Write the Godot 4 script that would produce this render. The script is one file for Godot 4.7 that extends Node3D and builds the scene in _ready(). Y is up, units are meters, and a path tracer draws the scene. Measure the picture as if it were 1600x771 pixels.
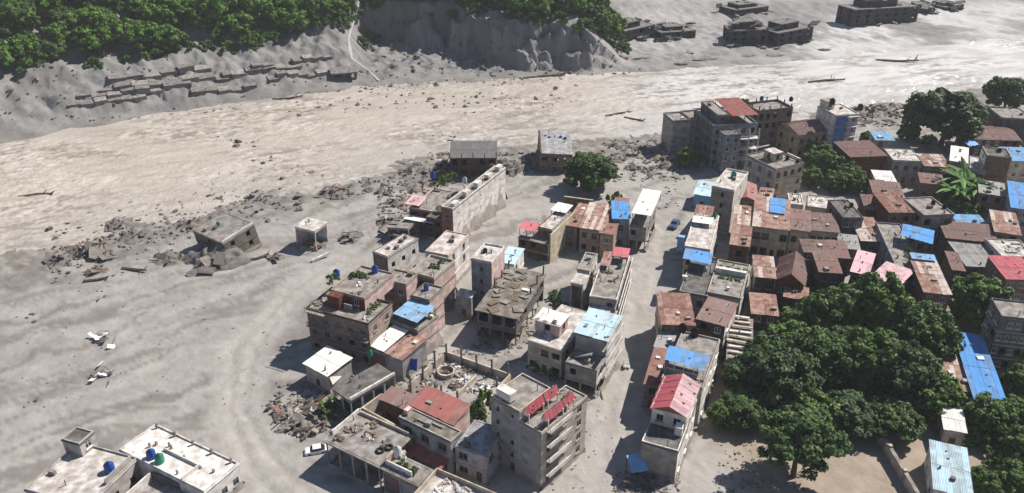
extends Node3D
# A flooded valley town seen from the air: a silt-laden river, mud flats, concrete houses, tin roofs, mango grove.

const FOCAL := 1255.0
const PITCH := 28.0
const CAM_Y := 92.0
const S := 1.353

var M := {}
var used := {}
var rng := RandomNumberGenerator.new()
var cube := BoxMesh.new()
var cache := {}
var n_big := FastNoiseLite.new()
var n_mid := FastNoiseLite.new()
var n_fine := FastNoiseLite.new()
var n_ridge := FastNoiseLite.new()
var n_flow := FastNoiseLite.new()

const NEAR := [[-320.0, 10.0], [-150.0, -90.0], [-92.0, -127.0], [-69.0, -142.0], [-49.0, -155.0], [-23.0, -174.0], [25.0, -190.0], [73.0, -205.0], [150.0, -233.0], [330.0, -300.0]]
const FAR := [[-320.0, -55.0], [-124.0, -184.0], [-86.0, -209.0], [-45.0, -230.0], [20.0, -243.0], [82.0, -256.0], [183.0, -291.0], [330.0, -345.0]]

func line_z(pts: Array, x: float) -> float:
	for i in pts.size() - 1:
		if x <= pts[i + 1][0] or i == pts.size() - 2:
			var k: float = (x - pts[i][0]) / (pts[i + 1][0] - pts[i][0])
			return lerpf(pts[i][1], pts[i + 1][1], k)
	return 0.0

func ray(u: float, v: float) -> Vector3:
	var p := deg_to_rad(PITCH)
	var y := -(v - 385.5) / FOCAL
	return Vector3((u - 800.0) / FOCAL, y * cos(p) - sin(p), -(cos(p) + y * sin(p)))

func px(u: float, v: float, h := 0.0) -> Vector3:
	var d := ray(u, v)
	return Vector3(0, CAM_Y, 0) + d * ((h - CAM_Y) / d.y)

func hit(u: float, v: float) -> Vector3:
	var d := ray(u, v)
	var t := 60.0
	while t < 900.0:
		var q := Vector3(0, CAM_Y, 0) + d * t
		if q.y < ground(q.x, q.z):
			return Vector3(q.x, ground(q.x, q.z), q.z)
		t += 0.6
	return Vector3(0, CAM_Y, 0) + d * 900.0

const STREET := [Vector2(14.5, -90.0), Vector2(20.5, -119.0), Vector2(29.5, -151.0), Vector2(37.0, -182.0), Vector2(30.0, -205.0), Vector2(-4.0, -192.0)]
const TRACK := [Vector2(-40.0, -168.0), Vector2(-48.0, -150.0), Vector2(-53.0, -130.0), Vector2(-49.0, -112.0), Vector2(-40.0, -97.0), Vector2(-26.0, -84.0)]

func track_dist(x: float, z: float) -> float:
	if x < -75.0 or x > 50.0 or z < -215.0: return 99.0
	var best := 99.0
	var p := Vector2(x, z)
	for i in STREET.size() - 1:
		best = minf(best, p.distance_to(Geometry2D.get_closest_point_to_segment(p, STREET[i], STREET[i + 1])))
	for i in TRACK.size() - 1:
		best = minf(best, p.distance_to(Geometry2D.get_closest_point_to_segment(p, TRACK[i], TRACK[i + 1])))
	return best + n_mid.get_noise_2d(x * 1.3, z * 1.3) * 1.2

func bluff(t: float) -> float:
	return smoothstep(0.2, 3.4, t) * 5.0 + smoothstep(3.0, 7.4, t) * 7.5 + maxf(t - 7.0, 0.0) * 0.33

func ground(x: float, z: float) -> float:
	var gx := x / S
	var gz := z / S
	var s := line_z(NEAR, gx) + n_mid.get_noise_2d(x * 0.55, z * 0.8) * 12.0 - gz
	var t := line_z(FAR, gx) + n_mid.get_noise_2d(x * 0.7 + 90.0, z * 0.7) * 5.0 - gz
	var town := smoothstep(-42.0, -28.0, gx + (gz + 100.0) * 0.12)
	var flat_amp := lerpf(0.5, 0.13, town)
	var h := n_mid.get_noise_2d(x, z) * flat_amp + n_fine.get_noise_2d(x, z) * lerpf(0.07, 0.05, town)
	# drifts and furrows the flow left on the open flat
	var fl := n_flow.get_noise_2d((x * 0.83 - z * 0.55) * 0.35, (x * 0.55 + z * 0.83) * 1.3)
	var td := track_dist(x, z)
	var band := 1.0 - smoothstep(3.0, 7.0, td)
	h = lerpf(h, -0.1, band * 0.8)
	h += fl * lerpf(0.42, 0.05, town) * (1.0 - band)
	h -= 0.3 * (1.0 - smoothstep(0.3, 0.9, absf(td - 1.6))) * (1.0 if td < 50.0 else 0.0)
	var edge := smoothstep(-26.0, -6.0, s) * (1.0 - smoothstep(-2.0, 8.0, s))
	h += edge * (absf(n_ridge.get_noise_2d(x * 1.6, z * 1.6)) * 1.5 + n_fine.get_noise_2d(x * 2.0, z * 2.0) * 0.35)
	h -= smoothstep(-13.0, 10.0, s) * 3.2
	if t > -12.0:
		var wl := 1.0 - smoothstep(-52.0, -43.0, gx + (t - 10.0) * 0.1)
		var wr := smoothstep(18.0, 38.0, gx)
		var wm := 1.0 - wl - wr
		var tt := maxf(t, 0.0)
		var hl := tt * 0.36 if tt < 27.0 else 9.7 + (tt - 27.0) * 0.62
		var notch := n_big.get_noise_2d(gx * 2.2 + 40.0, 7.0) * 4.5
		var foot := 34.0 * (1.0 - smoothstep(-47.0, 16.0, gx + n_mid.get_noise_2d(x * 0.9, z * 0.9) * 6.0))
		var tm := maxf(tt - foot + n_ridge.get_noise_2d(x * 0.35, z * 0.35) * 1.6, 0.0)
		var h0 := bluff(tm)
		# ledges and overhung steps break the face
		tm = maxf(tm + (n_fine.get_noise_2d(x * 0.22, h0 * 1.1) * 1.9 + n_mid.get_noise_2d(x * 1.4, h0 * 4.0) * 1.8) * smoothstep(0.0, 1.5, tm), 0.0)
		var hm := minf(tt, foot) * 0.1 + bluff(tm)
		var hr := 0.4 + tt * 0.055
		var f := wl * minf(hl, 120.0) + wm * minf(hm, 70.0) + wr * hr
		var rough := smoothstep(0.0, 8.0, tt)
		f += wm * rough * n_fine.get_noise_2d(x * 0.6, z * 0.6) * 0.7
		f += rough * (n_ridge.get_noise_2d(x * 0.9, z * 0.9) * (1.3 * wl + 0.5 * wm + 0.9 * wr) + n_fine.get_noise_2d(x * 0.8, z * 0.8) * (0.7 * (1.0 - wr) + 0.3))
		h += smoothstep(-9.0, 1.0, t) * 3.3
		h += f * S
	return h

func tone(x: float, z: float) -> Color:
	# linear base colours of silt, mud, soil; glare painted on the far right plain
	var a := n_big.get_noise_2d(x * 1.2, z * 1.2)
	var b := n_mid.get_noise_2d(x * 1.7 + 31.0, z * 1.7)
	var fl := n_flow.get_noise_2d((x * 0.83 - z * 0.55) * 0.4 + 60.0, (x * 0.55 + z * 0.83) * 1.6)
	var c := Color(0.285, 0.273, 0.26)
	c = c.lerp(Color(0.322, 0.305, 0.286), clampf(a * 1.6 + 0.25, 0.0, 1.0))
	c = c.lerp(Color(0.245, 0.23, 0.215), clampf(smoothstep(0.17, 0.24, b) * 0.4, 0.0, 1.0))
	c = c.lerp(Color(0.2, 0.187, 0.174), smoothstep(0.2, 0.34, fl) * 0.9)
	var wx := x + n_mid.get_noise_2d(x * 0.6, z * 0.6) * 9.0
	var wz := z + n_mid.get_noise_2d(x * 0.6 + 50.0, z * 0.6) * 9.0
	c = c.lerp(Color(0.335, 0.316, 0.293), smoothstep(-36.0, -20.0, x + (z + 135.0) * 0.12) * 0.6)
	var li := n_flow.get_noise_2d((wx * 0.83 - wz * 0.55) * 0.12, (wx * 0.55 + wz * 0.83) * 3.2)
	c = c.lerp(Color(0.185, 0.174, 0.163), smoothstep(0.12, 0.28, li) * 0.8)
	c = c.lerp(Color(0.345, 0.331, 0.314), smoothstep(0.14, 0.34, -li) * 0.5)
	x /= S
	z /= S
	c = c.lerp(Color(0.335, 0.319, 0.3), (1.0 - smoothstep(3.0, 6.5, track_dist(x * S, z * S))) * 0.8)
	var s := line_z(NEAR, x) - z
	var t := line_z(FAR, x) - z
	c = c.lerp(Color(0.17, 0.155, 0.14), smoothstep(-24.0, -12.0, s + n_mid.get_noise_2d(x * 2.0, z * 2.0) * 14.0) * (0.45 + 0.5 * smoothstep(-0.1, 0.25, n_fine.get_noise_2d(x * 0.9, z * 0.9))))
	if t > -6.0:
		var g := Color(0.222, 0.217, 0.214).lerp(Color(0.165, 0.161, 0.158), smoothstep(0.0, 0.3, b))
		c = c.lerp(g, smoothstep(-6.0, 2.0, t))
		var wr := smoothstep(18.0, 38.0, x)
		c = c.lerp(Color(0.33, 0.325, 0.32), wr * clampf(0.5 + a, 0.0, 1.0))
		c = c.lerp(Color(0.46, 0.455, 0.445), smoothstep(70.0, 110.0, x) * smoothstep(-0.15, 0.15, a + b * 0.6) * (1.0 - smoothstep(28.0, 45.0, t)))  # glare off the wet plain, painted as paler mud
	# brown earth of the yard under the mango grove
	var e := smoothstep(23.0, 29.0, x + n_mid.get_noise_2d(x * 2.0, z * 2.0) * 5.0) * smoothstep(-104.0, -96.0, z)
	c = c.lerp(Color(0.3, 0.245, 0.19), e * 0.85)
	return c

# ---------------------------------------------------------------- helpers
func numbered(base: String) -> String:
	if not used.has(base):
		used[base] = 0
		return base
	used[base] += 1
	return "%s_%03d" % [base, used[base]]

func tag(o: Node, label: String, category := "", group := "", kind := "") -> Node:
	if label != "": o.set_meta("label", label)
	if category != "": o.set_meta("category", category)
	if group != "": o.set_meta("group", group)
	if kind != "": o.set_meta("kind", kind)
	return o

func base(called: String, at: Vector3, turn: float, label: String, category: String, group := "") -> Node3D:
	var o := Node3D.new()
	o.name = numbered(called)
	add_child(o)
	o.position = at
	o.rotation.y = turn
	tag(o, label, category, group)
	return o

func put(called: String, mesh: Mesh, m: Material, parent: Node, at := Transform3D()) -> MeshInstance3D:
	var o := MeshInstance3D.new()
	o.mesh = mesh
	o.material_override = m
	if parent == self:
		o.name = numbered(called)
	else:
		o.name = called
	parent.add_child(o, true)
	o.transform = at
	return o

func bx(parent: Node, called: String, m: Material, c: Vector3, s: Vector3, turn := Basis()) -> MeshInstance3D:
	return put(called, cube, m, parent, Transform3D(turn * Basis.from_scale(s), c))

func quad(st: SurfaceTool, a: Vector3, b: Vector3, c: Vector3, d: Vector3, n: Vector3) -> void:
	# a b c d run clockwise as seen from the side n points to
	if (b - a).cross(c - a).dot(n) > 0.0:
		var k := b
		b = d
		d = k
	st.set_normal(n)
	for p in [a, b, c, a, c, d]:
		st.add_vertex(p)

func box_to(st: SurfaceTool, c: Vector3, s: Vector3, r := Basis()) -> void:
	var h := s * 0.5
	var ax := [r.x * h.x, r.y * h.y, r.z * h.z]
	for i in 3:
		var p: Vector3 = ax[i]
		var q: Vector3 = ax[(i + 1) % 3]
		var w: Vector3 = ax[(i + 2) % 3]
		for sg in [1.0, -1.0]:
			var o: Vector3 = c + p * sg
			quad(st, o + q + w, o - q + w, o - q - w, o + q - w, (p * sg).normalized())

func tube_to(st: SurfaceTool, a: Vector3, b: Vector3, ra: float, rb: float, sides := 7) -> void:
	var d := (b - a).normalized()
	var s := d.cross(Vector3(0.31, 0.2, 0.93)).normalized()
	var w := d.cross(s)
	for i in sides:
		var t0 := TAU * i / sides
		var t1 := TAU * (i + 1) / sides
		var n0 := s * cos(t0) + w * sin(t0)
		var n1 := s * cos(t1) + w * sin(t1)
		quad(st, a + n0 * ra, a + n1 * ra, b + n1 * rb, b + n0 * rb, (n0 + n1).normalized())

func begin() -> SurfaceTool:
	var st := SurfaceTool.new()
	st.begin(Mesh.PRIMITIVE_TRIANGLES)
	return st

func noise(seed_: int, freq: float, oct: int, kind := FastNoiseLite.TYPE_SIMPLEX_SMOOTH) -> FastNoiseLite:
	var n := FastNoiseLite.new()
	n.seed = seed_
	n.frequency = freq
	n.noise_type = kind
	n.fractal_octaves = oct
	return n

func lin(c: Color) -> Color:
	return c.linear_to_srgb()

# ---------------------------------------------------------------- textures and materials
func grain_image(seed_: int, lo: float, streak: float, freq := 0.02) -> Image:
	# mottled stain print, values lo..1, with streaks running down when streak > 0
	var a := noise(seed_, freq, 5).get_seamless_image(256, 256)
	var b := noise(seed_ + 1, 0.16, 2).get_seamless_image(256, 256)
	var im := Image.create(256, 256, false, Image.FORMAT_RGB8)
	var ns := noise(seed_ + 2, 0.11, 3)
	for y in 256:
		for x in 256:
			var v := a.get_pixel(x, y).r * 0.85 + b.get_pixel(x, y).r * 0.15
			if streak > 0.0:
				var k := absf(x - 128.0) / 128.0
				var w := ns.get_noise_2d(x, y * 0.06) * (1.0 - k) + ns.get_noise_2d(x - 256.0 if x > 128 else x + 256.0, y * 0.06) * k
				v += minf(w, 0.0) * streak
			v = clampf((v - 0.1) / 0.7, 0.0, 1.0)
			var g := lerpf(lo, 1.0, v)
			im.set_pixel(x, y, Color(g, lerpf(g, g * g, 0.12), lerpf(g, g * g, 0.25)))
	im.generate_mipmaps()
	return im

func rust_image(seed_: int, metal: Color, rust: Color, cut: float) -> Image:
	var a := noise(seed_, 0.012, 5).get_seamless_image(256, 256)
	var b := noise(seed_ + 5, 0.06, 4).get_seamless_image(256, 256)
	var im := Image.create(256, 256, false, Image.FORMAT_RGB8)
	for y in 256:
		for x in 256:
			var v := a.get_pixel(x, y).r * 0.7 + b.get_pixel(x, y).r * 0.3
			var k := smoothstep(cut - 0.07, cut + 0.07, v)
			var c := metal.lerp(rust, k) * (0.8 + 0.3 * b.get_pixel(x, y).r)
			im.set_pixel(x, y, lin(c))
	im.generate_mipmaps()
	return im

func mk(key: String, c: Color, rough := 0.9, tex: Texture2D = null, scale := 0.15, spec := 0.3) -> StandardMaterial3D:
	var m := StandardMaterial3D.new()
	m.albedo_color = lin(c)
	m.roughness = rough
	m.metallic_specular = spec
	if tex:
		m.albedo_texture = tex
		m.uv1_triplanar = true
		m.uv1_world_triplanar = true
		m.uv1_scale = Vector3.ONE * scale
	M[key] = m
	return m

func make_materials() -> void:
	var stain := ImageTexture.create_from_image(grain_image(3, 0.72, 0.6, 0.012))
	var stain2 := ImageTexture.create_from_image(grain_image(13, 0.66, 0.4, 0.02))
	var dirt := ImageTexture.create_from_image(grain_image(23, 0.7, 0.0, 0.016))
	var fade := ImageTexture.create_from_image(grain_image(33, 0.88, 0.0, 0.015))
	for e in [["concrete", 0.33, 0.318, 0.3], ["concrete_dark", 0.17, 0.165, 0.16], ["concrete_blue", 0.36, 0.37, 0.39], ["white", 0.8, 0.785, 0.765], ["cream", 0.62, 0.555, 0.43],
			["tan", 0.44, 0.38, 0.27], ["pink_wall", 0.72, 0.56, 0.53], ["blue_grey", 0.29, 0.315, 0.36], ["beige", 0.56, 0.505, 0.44], ["grey_plaster", 0.47, 0.455, 0.44], ["lilac_wall", 0.45, 0.45, 0.5], ["charcoal", 0.1, 0.1, 0.105]]:
		mk(e[0], Color(e[1], e[2], e[3]), 0.92, stain, 0.13)
	for e in [["brick", 0.27, 0.175, 0.135], ["brick_grey", 0.25, 0.205, 0.18], ["brick_red", 0.17, 0.07, 0.052], ["brick_pale", 0.45, 0.35, 0.3], ["brick_dark", 0.12, 0.085, 0.072]]:
		mk(e[0], Color(e[1], e[2], e[3]), 0.95, stain2, 0.17)
	for e in [["deck", 0.3, 0.285, 0.268], ["deck_light", 0.56, 0.535, 0.515], ["deck_dark", 0.16, 0.155, 0.15], ["deck_moss", 0.215, 0.2, 0.172], ["mud", 0.29, 0.27, 0.25], ["rubble", 0.27, 0.245, 0.222], ["stone", 0.2, 0.185, 0.172], ["ruin", 0.075, 0.076, 0.082], ["bank", 0.225, 0.22, 0.216]]:
		mk(e[0], Color(e[1], e[2], e[3]), 0.95, dirt, 0.11)
	for e in [["sheet_blue", 0.075, 0.3, 0.68], ["sheet_royal", 0.04, 0.16, 0.42], ["sheet_pale", 0.45, 0.63, 0.74], ["sheet_sky", 0.2, 0.42, 0.68], ["sheet_pink", 0.56, 0.115, 0.15], ["sheet_rose", 0.68, 0.43, 0.47], ["sheet_red", 0.34, 0.1, 0.085],
			["sheet_mauve", 0.21, 0.115, 0.1], ["sheet_white", 0.78, 0.765, 0.745], ["sheet_grey", 0.33, 0.33, 0.33], ["sheet_brown", 0.17, 0.1, 0.085], ["sheet_dark", 0.11, 0.11, 0.115]]:
		# sun-faded, dusty paint
		mk(e[0], Color(e[1], e[2], e[3]).lerp(Color(0.36, 0.34, 0.32), 0.07), 0.6, fade, 0.1, 0.35)
		var f := Color(e[1], e[2], e[3]).lerp(Color(0.38, 0.36, 0.34), 0.2)
		mk(e[0] + "_b", f, 0.6, dirt if e[0] != "sheet_white" else fade, 0.1, 0.4)
	var ti := 0
	for e in [["rust", Color(0.27, 0.155, 0.125), Color(0.19, 0.092, 0.07), 0.5], ["rust_white", Color(0.36, 0.26, 0.22), Color(0.24, 0.125, 0.095), 0.5], ["rust_b", Color(0.36, 0.245, 0.2), Color(0.23, 0.12, 0.09), 0.56], ["rust_white_b", Color(0.52, 0.46, 0.42), Color(0.36, 0.25, 0.2), 0.55]]:
		ti += 1
		mk("sheet_" + e[0], Color.WHITE, 0.7, ImageTexture.create_from_image(rust_image(50 + ti * 9, e[1], e[2], e[3])), 0.16)
	mk("glass", Color(0.02, 0.024, 0.028), 0.12, null, 1.0, 0.5)
	mk("frame_white", Color(0.6, 0.58, 0.55), 0.6)
	mk("frame_wood", Color(0.1, 0.06, 0.04), 0.7)
	mk("frame_grey", Color(0.2, 0.2, 0.2), 0.6)
	mk("steel", Color(0.07, 0.07, 0.07), 0.6)
	mk("tank_black", Color(0.018, 0.018, 0.02), 0.45)
	mk("tank_blue", Color(0.03, 0.1, 0.38), 0.45)
	mk("tank_green", Color(0.04, 0.25, 0.17), 0.45)
	mk("tank_white", Color(0.66, 0.66, 0.66), 0.5)
	mk("tarp_blue", Color(0.02, 0.075, 0.5), 0.5)
	mk("wood", Color(0.2, 0.155, 0.12), 0.9, dirt, 0.4)
	mk("bark", Color(0.12, 0.095, 0.075), 0.95, dirt, 0.5)
	mk("tyre", Color(0.02, 0.02, 0.02), 0.85)
	mk("car_white", Color(0.7, 0.7, 0.7), 0.3, null, 1.0, 0.5)
	mk("car_blue", Color(0.05, 0.08, 0.16), 0.35, null, 1.0, 0.5)
	mk("car_dark", Color(0.03, 0.03, 0.035), 0.35, null, 1.0, 0.5)
	mk("clay", Color(0.3, 0.1, 0.05), 0.9)
	mk("foam", Color(0.75, 0.74, 0.72), 0.5)
	var leaf := StandardMaterial3D.new()
	leaf.vertex_color_use_as_albedo = true
	leaf.roughness = 0.6
	leaf.metallic_specular = 0.35
	leaf.backlight_enabled = true
	leaf.backlight = Color(0.45, 0.5, 0.3)
	leaf.cull_mode = BaseMaterial3D.CULL_DISABLED
	M["leaf"] = leaf
	# the silt sheet
	var mi := grain_image(77, 0.9, 0.0, 0.025)
	var g := StandardMaterial3D.new()
	g.vertex_color_use_as_albedo = true
	g.albedo_texture = ImageTexture.create_from_image(mi)
	g.roughness = 0.88
	g.metallic_specular = 0.3
	var bump := noise(91, 0.03, 5).get_seamless_image(512, 512)
	bump.convert(Image.FORMAT_RGBA8)
	bump.bump_map_to_normal_map(6.0)
	bump.generate_mipmaps()
	g.normal_enabled = true
	g.normal_texture = ImageTexture.create_from_image(bump)
	g.normal_scale = 0.3
	M["ground"] = g
	var w := StandardMaterial3D.new()
	w.vertex_color_use_as_albedo = true
	w.roughness = 0.24
	w.metallic_specular = 0.5
	w.normal_enabled = true
	w.normal_texture = g.normal_texture
	w.normal_scale = 0.45
	M["water"] = w

# ---------------------------------------------------------------- the setting
func steps(list: Array) -> PackedFloat32Array:
	# list of [end, spacing] after a start value
	var r := PackedFloat32Array()
	var v: float = list[0]
	r.append(v)
	for k in range(1, list.size()):
		var e: float = list[k][0]
		var n := int(ceil(absf(e - v) / list[k][1]))
		for i in n:
			r.append(lerpf(v, e, float(i + 1) / n))
		v = e
	return r

func grid_mesh(xs: int, zs: int, at: Callable, col: Callable, uvs: float) -> ArrayMesh:
	var P := PackedVector3Array()
	var C := PackedColorArray()
	var U := PackedVector2Array()
	P.resize(xs * zs)
	C.resize(xs * zs)
	U.resize(xs * zs)
	for j in zs:
		for i in xs:
			var p: Vector3 = at.call(i, j)
			var k := j * xs + i
			P[k] = p
			C[k] = col.call(p)
			U[k] = Vector2(p.x, p.z) * uvs
	var N := PackedVector3Array()
	N.resize(xs * zs)
	var T := PackedFloat32Array()
	T.resize(xs * zs * 4)
	for j in zs:
		for i in xs:
			var k := j * xs + i
			var dx := P[j * xs + mini(i + 1, xs - 1)] - P[j * xs + maxi(i - 1, 0)]
			var dz := P[mini(j + 1, zs - 1) * xs + i] - P[maxi(j - 1, 0) * xs + i]
			var n := dz.cross(dx).normalized()
			N[k] = n if n.y > 0.0 else -n
			var tn := dx.normalized()
			T[k * 4] = tn.x
			T[k * 4 + 1] = tn.y
			T[k * 4 + 2] = tn.z
			T[k * 4 + 3] = -1.0
	var I := PackedInt32Array()
	for j in zs - 1:
		for i in xs - 1:
			var k := j * xs + i
			I.append_array(PackedInt32Array([k, k + xs, k + 1, k + 1, k + xs, k + xs + 1]))
	var a := []
	a.resize(Mesh.ARRAY_MAX)
	a[Mesh.ARRAY_VERTEX] = P
	a[Mesh.ARRAY_NORMAL] = N
	a[Mesh.ARRAY_TANGENT] = T
	a[Mesh.ARRAY_COLOR] = C
	a[Mesh.ARRAY_TEX_UV] = U
	a[Mesh.ARRAY_INDEX] = I
	var m := ArrayMesh.new()
	m.add_surface_from_arrays(Mesh.PRIMITIVE_TRIANGLES, a)
	return m

func water_y(x: float, z: float) -> float:
	var a := x * 0.93 - z * 0.36
	var b := x * 0.36 + z * 0.93
	var rough := clampf(n_big.get_noise_2d(x * 0.9 + 200.0, z * 1.4) * 1.6 + 0.55, 0.12, 1.2)
	var r := absf(n_ridge.get_noise_2d(a * 1.3, b * 2.4))
	var h := (0.5 - r) * 0.85 * rough + n_fine.get_noise_2d(a * 1.5, b * 2.2) * 0.38 * rough + n_mid.get_noise_2d(a, b * 1.6) * 0.16
	return -0.75 + h

func build_setting() -> void:
	var X := steps([-560.0, [-330.0, 10.0], [-180.0, 2.6], [-128.0, 1.4], [102.0, 0.95], [176.0, 1.5], [350.0, 3.2], [560.0, 10.0]])
	var Z := steps([40.0, [-80.0, 7.0], [-205.0, 0.95], [-290.0, 1.4], [-326.0, 1.5], [-384.0, 0.9], [-405.0, 2.0], [-560.0, 5.0], [-950.0, 18.0]])
	var gm := grid_mesh(X.size(), Z.size(), func(i, j): return Vector3(X[i], ground(X[i], Z[j]), Z[j]), func(p): return tone(p.x, p.z), 1.0 / 31.0)
	tag(put("ground", gm, M.ground, self), "grey silt and mud flat spread over the whole valley floor", "ground", "", "structure")
	var RX := steps([-350.0, [-176.0, 2.0], [162.0, 1.0], [400.0, 1.8]])
	var rows := 120
	var at := func(i: int, j: int):
		var x := RX[i]
		var z := lerpf(line_z(NEAR, x / S) + 15.0, line_z(FAR, x / S) - 7.0, float(j) / (rows - 1)) * S
		return Vector3(x, water_y(x, z), z)
	var col := func(p: Vector3):
		var a := p.x * 0.93 - p.z * 0.36
		var b := p.x * 0.36 + p.z * 0.93
		var c := Color(0.415, 0.37, 0.318)
		c = c.lerp(Color(0.64, 0.625, 0.6), smoothstep(-10.0, 165.0, p.x + n_big.get_noise_2d(p.x, p.z) * 70.0))  # whitens to the right: sun glare put into the water colour
		c = c.lerp(Color(0.48, 0.437, 0.383), smoothstep(0.0, 0.4, n_mid.get_noise_2d(a * 0.6, b * 1.2)) * 0.7)
		# silt streaks painted dark as dim wave troughs, foam lines and drift along the current
		var wild := smoothstep(-0.3, 0.25, n_big.get_noise_2d(p.x * 1.1 + 200.0, p.z * 1.7))
		var f := n_flow.get_noise_2d(a * 0.6, b * 2.1)
		c = c.lerp(Color(0.25, 0.21, 0.175), smoothstep(0.14, 0.3, f) * (0.3 + 0.5 * wild))
		var g := absf(n_ridge.get_noise_2d(a * 0.7, b * 2.6))
		c = c.lerp(Color(0.22, 0.185, 0.155), (1.0 - smoothstep(0.03, 0.12, g)) * wild * 0.8)
		var r := n_ridge.get_noise_2d(a * 1.3 + 40.0, b * 3.0)
		c = c.lerp(Color(0.6, 0.57, 0.53), smoothstep(0.22, 0.42, r) * (0.25 + 0.45 * wild))
		# the current picks up grey mud along both banks
		var near := line_z(NEAR, p.x / S) - p.z / S
		var far := p.z / S - line_z(FAR, p.x / S)
		var mixed := 1.0 - smoothstep(2.0, 22.0, minf(near, far + 6.0) + n_flow.get_noise_2d(a * 0.4, b * 1.1) * 22.0)
		return c.lerp(Color(0.3, 0.283, 0.262), mixed * 0.35)
	tag(put("river", grid_mesh(RX.size(), rows, at, col, 1.0 / 26.0), M.water, self), "pale brown silt laden river in flood with choppy water", "river", "", "structure")

func _ready() -> void:
	var cam := Camera3D.new()
	cam.name = "camera"
	add_child(cam)
	cam.position = Vector3(0, CAM_Y, 0)
	cam.rotation_degrees = Vector3(-PITCH, 0, 0)
	cam.fov = rad_to_deg(2.0 * atan(385.5 / FOCAL))
	cam.far = 2500.0
	cam.current = true
	var sky := ProceduralSkyMaterial.new()
	sky.sky_top_color = Color(0.42, 0.53, 0.7)
	sky.sky_horizon_color = Color(0.78, 0.81, 0.84)
	sky.ground_horizon_color = Color(0.6, 0.6, 0.58)
	sky.ground_bottom_color = Color(0.35, 0.33, 0.3)
	sky.sky_curve = 0.12
	sky.sun_angle_max = 1.0
	var we := WorldEnvironment.new()
	we.name = "environment"
	var env := Environment.new()
	env.background_mode = Environment.BG_SKY
	env.sky = Sky.new()
	env.sky.sky_material = sky
	env.background_energy_multiplier = 0.5
	env.tonemap_mode = Environment.TONE_MAPPER_LINEAR
	env.tonemap_exposure = 1.5
	env.fog_enabled = true
	env.fog_density = 0.00017
	env.fog_light_color = Color(0.8, 0.81, 0.83)
	env.sdfgi_enabled = true
	env.ssao_enabled = true
	env.ssil_enabled = true
	we.environment = env
	add_child(we)
	var sun := DirectionalLight3D.new()
	sun.name = "sun"
	add_child(sun)
	var el := deg_to_rad(50.0)
	var az := deg_to_rad(60.0)
	var to_sun := Vector3(sin(az) * cos(el), sin(el), -cos(az) * cos(el))
	sun.look_at_from_position(to_sun * 300.0, Vector3.ZERO)
	sun.light_color = Color(1.0, 0.972, 0.935)
	sun.light_energy = 1.6
	sun.light_angular_distance = 0.5
	sun.shadow_enabled = true
	rng.seed = 4711
	n_big = noise(1, 0.012, 3)
	n_mid = noise(2, 0.045, 4)
	n_fine = noise(3, 0.23, 3)
	n_ridge = noise(4, 0.11, 4)
	n_flow = noise(5, 0.07, 4)
	make_materials()
	build_setting()
	build_far_bank()
	build_flat_houses()
	build_west_block()
	build_south_block()
	build_centre()
	build_riverside_ruins()
	build_street_row()
	build_east_town()
	build_plants()
	build_debris()

# ---------------------------------------------------------------- building kit
# a local frame: x runs along the face towards the camera (left to right), z points out of that face, y up
func frame(called: String, label: String, category: String, A: Vector2, B: Vector2, C: Vector2, h: float, group := "") -> Dictionary:
	var a := px(A.x, A.y, h)
	var b := px(B.x, B.y, h)
	var c := px(C.x, C.y, h)
	var u := (b - a)
	var w := u.length()
	u /= w
	var zl := u.cross(Vector3.UP)
	var d := -(c - a).dot(zl)
	if d < 0.5 or w < 0.5:
		print("BAD FRAME ", label, " ", w, " ", d)
		d = maxf(d, 3.0)
	var mid := a + u * w * 0.5 - zl * d * 0.5
	var o := base(called, Vector3(mid.x, 0, mid.z), atan2(-u.z, u.x), label, category, group)
	if w > 26.0 or d > 30.0:
		print("size ", called, " ", snappedf(w, 0.1), " x ", snappedf(d, 0.1))
	return {"o": o, "W": w, "D": d, "H": h, "x0": -w / 2, "x1": w / 2, "z0": -d / 2, "z1": d / 2}

func loc(f: Dictionary, u: float, v: float, h: float) -> Vector3:
	return f.o.transform.affine_inverse() * px(u, v, h)

func wall(parent: Node, m: Material, o: Vector3, u: Vector3, n: Vector3, w: float, h: float, holes: Array, deep := 0.16) -> MeshInstance3D:
	# a wall from o along u, h high, with real openings; reveals go inward
	var xs := [0.0, w]
	var ys := [0.0, h]
	for r in holes:
		for v in [r.position.x, r.end.x]:
			if not xs.has(v): xs.append(v)
		for v in [r.position.y, r.end.y]:
			if not ys.has(v): ys.append(v)
	xs.sort()
	ys.sort()
	var st := begin()
	for i in xs.size() - 1:
		for j in ys.size() - 1:
			var cx: float = (xs[i] + xs[i + 1]) * 0.5
			var cy: float = (ys[j] + ys[j + 1]) * 0.5
			var open := false
			for r in holes:
				if cx > r.position.x and cx < r.end.x and cy > r.position.y and cy < r.end.y:
					open = true
					break
			if open: continue
			var a: Vector3 = o + u * xs[i] + Vector3.UP * ys[j]
			var b: Vector3 = o + u * xs[i + 1] + Vector3.UP * ys[j]
			var c: Vector3 = o + u * xs[i + 1] + Vector3.UP * ys[j + 1]
			var d: Vector3 = o + u * xs[i] + Vector3.UP * ys[j + 1]
			quad(st, a, b, c, d, n)
	var k := -n * deep
	for r in holes:
		var a: Vector3 = o + u * r.position.x + Vector3.UP * r.position.y
		var b: Vector3 = o + u * r.end.x + Vector3.UP * r.position.y
		var c: Vector3 = o + u * r.end.x + Vector3.UP * r.end.y
		var d: Vector3 = o + u * r.position.x + Vector3.UP * r.end.y
		quad(st, a, b, b + k, a + k, Vector3.UP)
		quad(st, d, c, c + k, d + k, Vector3.DOWN)
		quad(st, a, d, d + k, a + k, u)
		quad(st, b, c, c + k, b + k, -u)
	return put("wall", st.commit(), m, parent)

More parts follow.
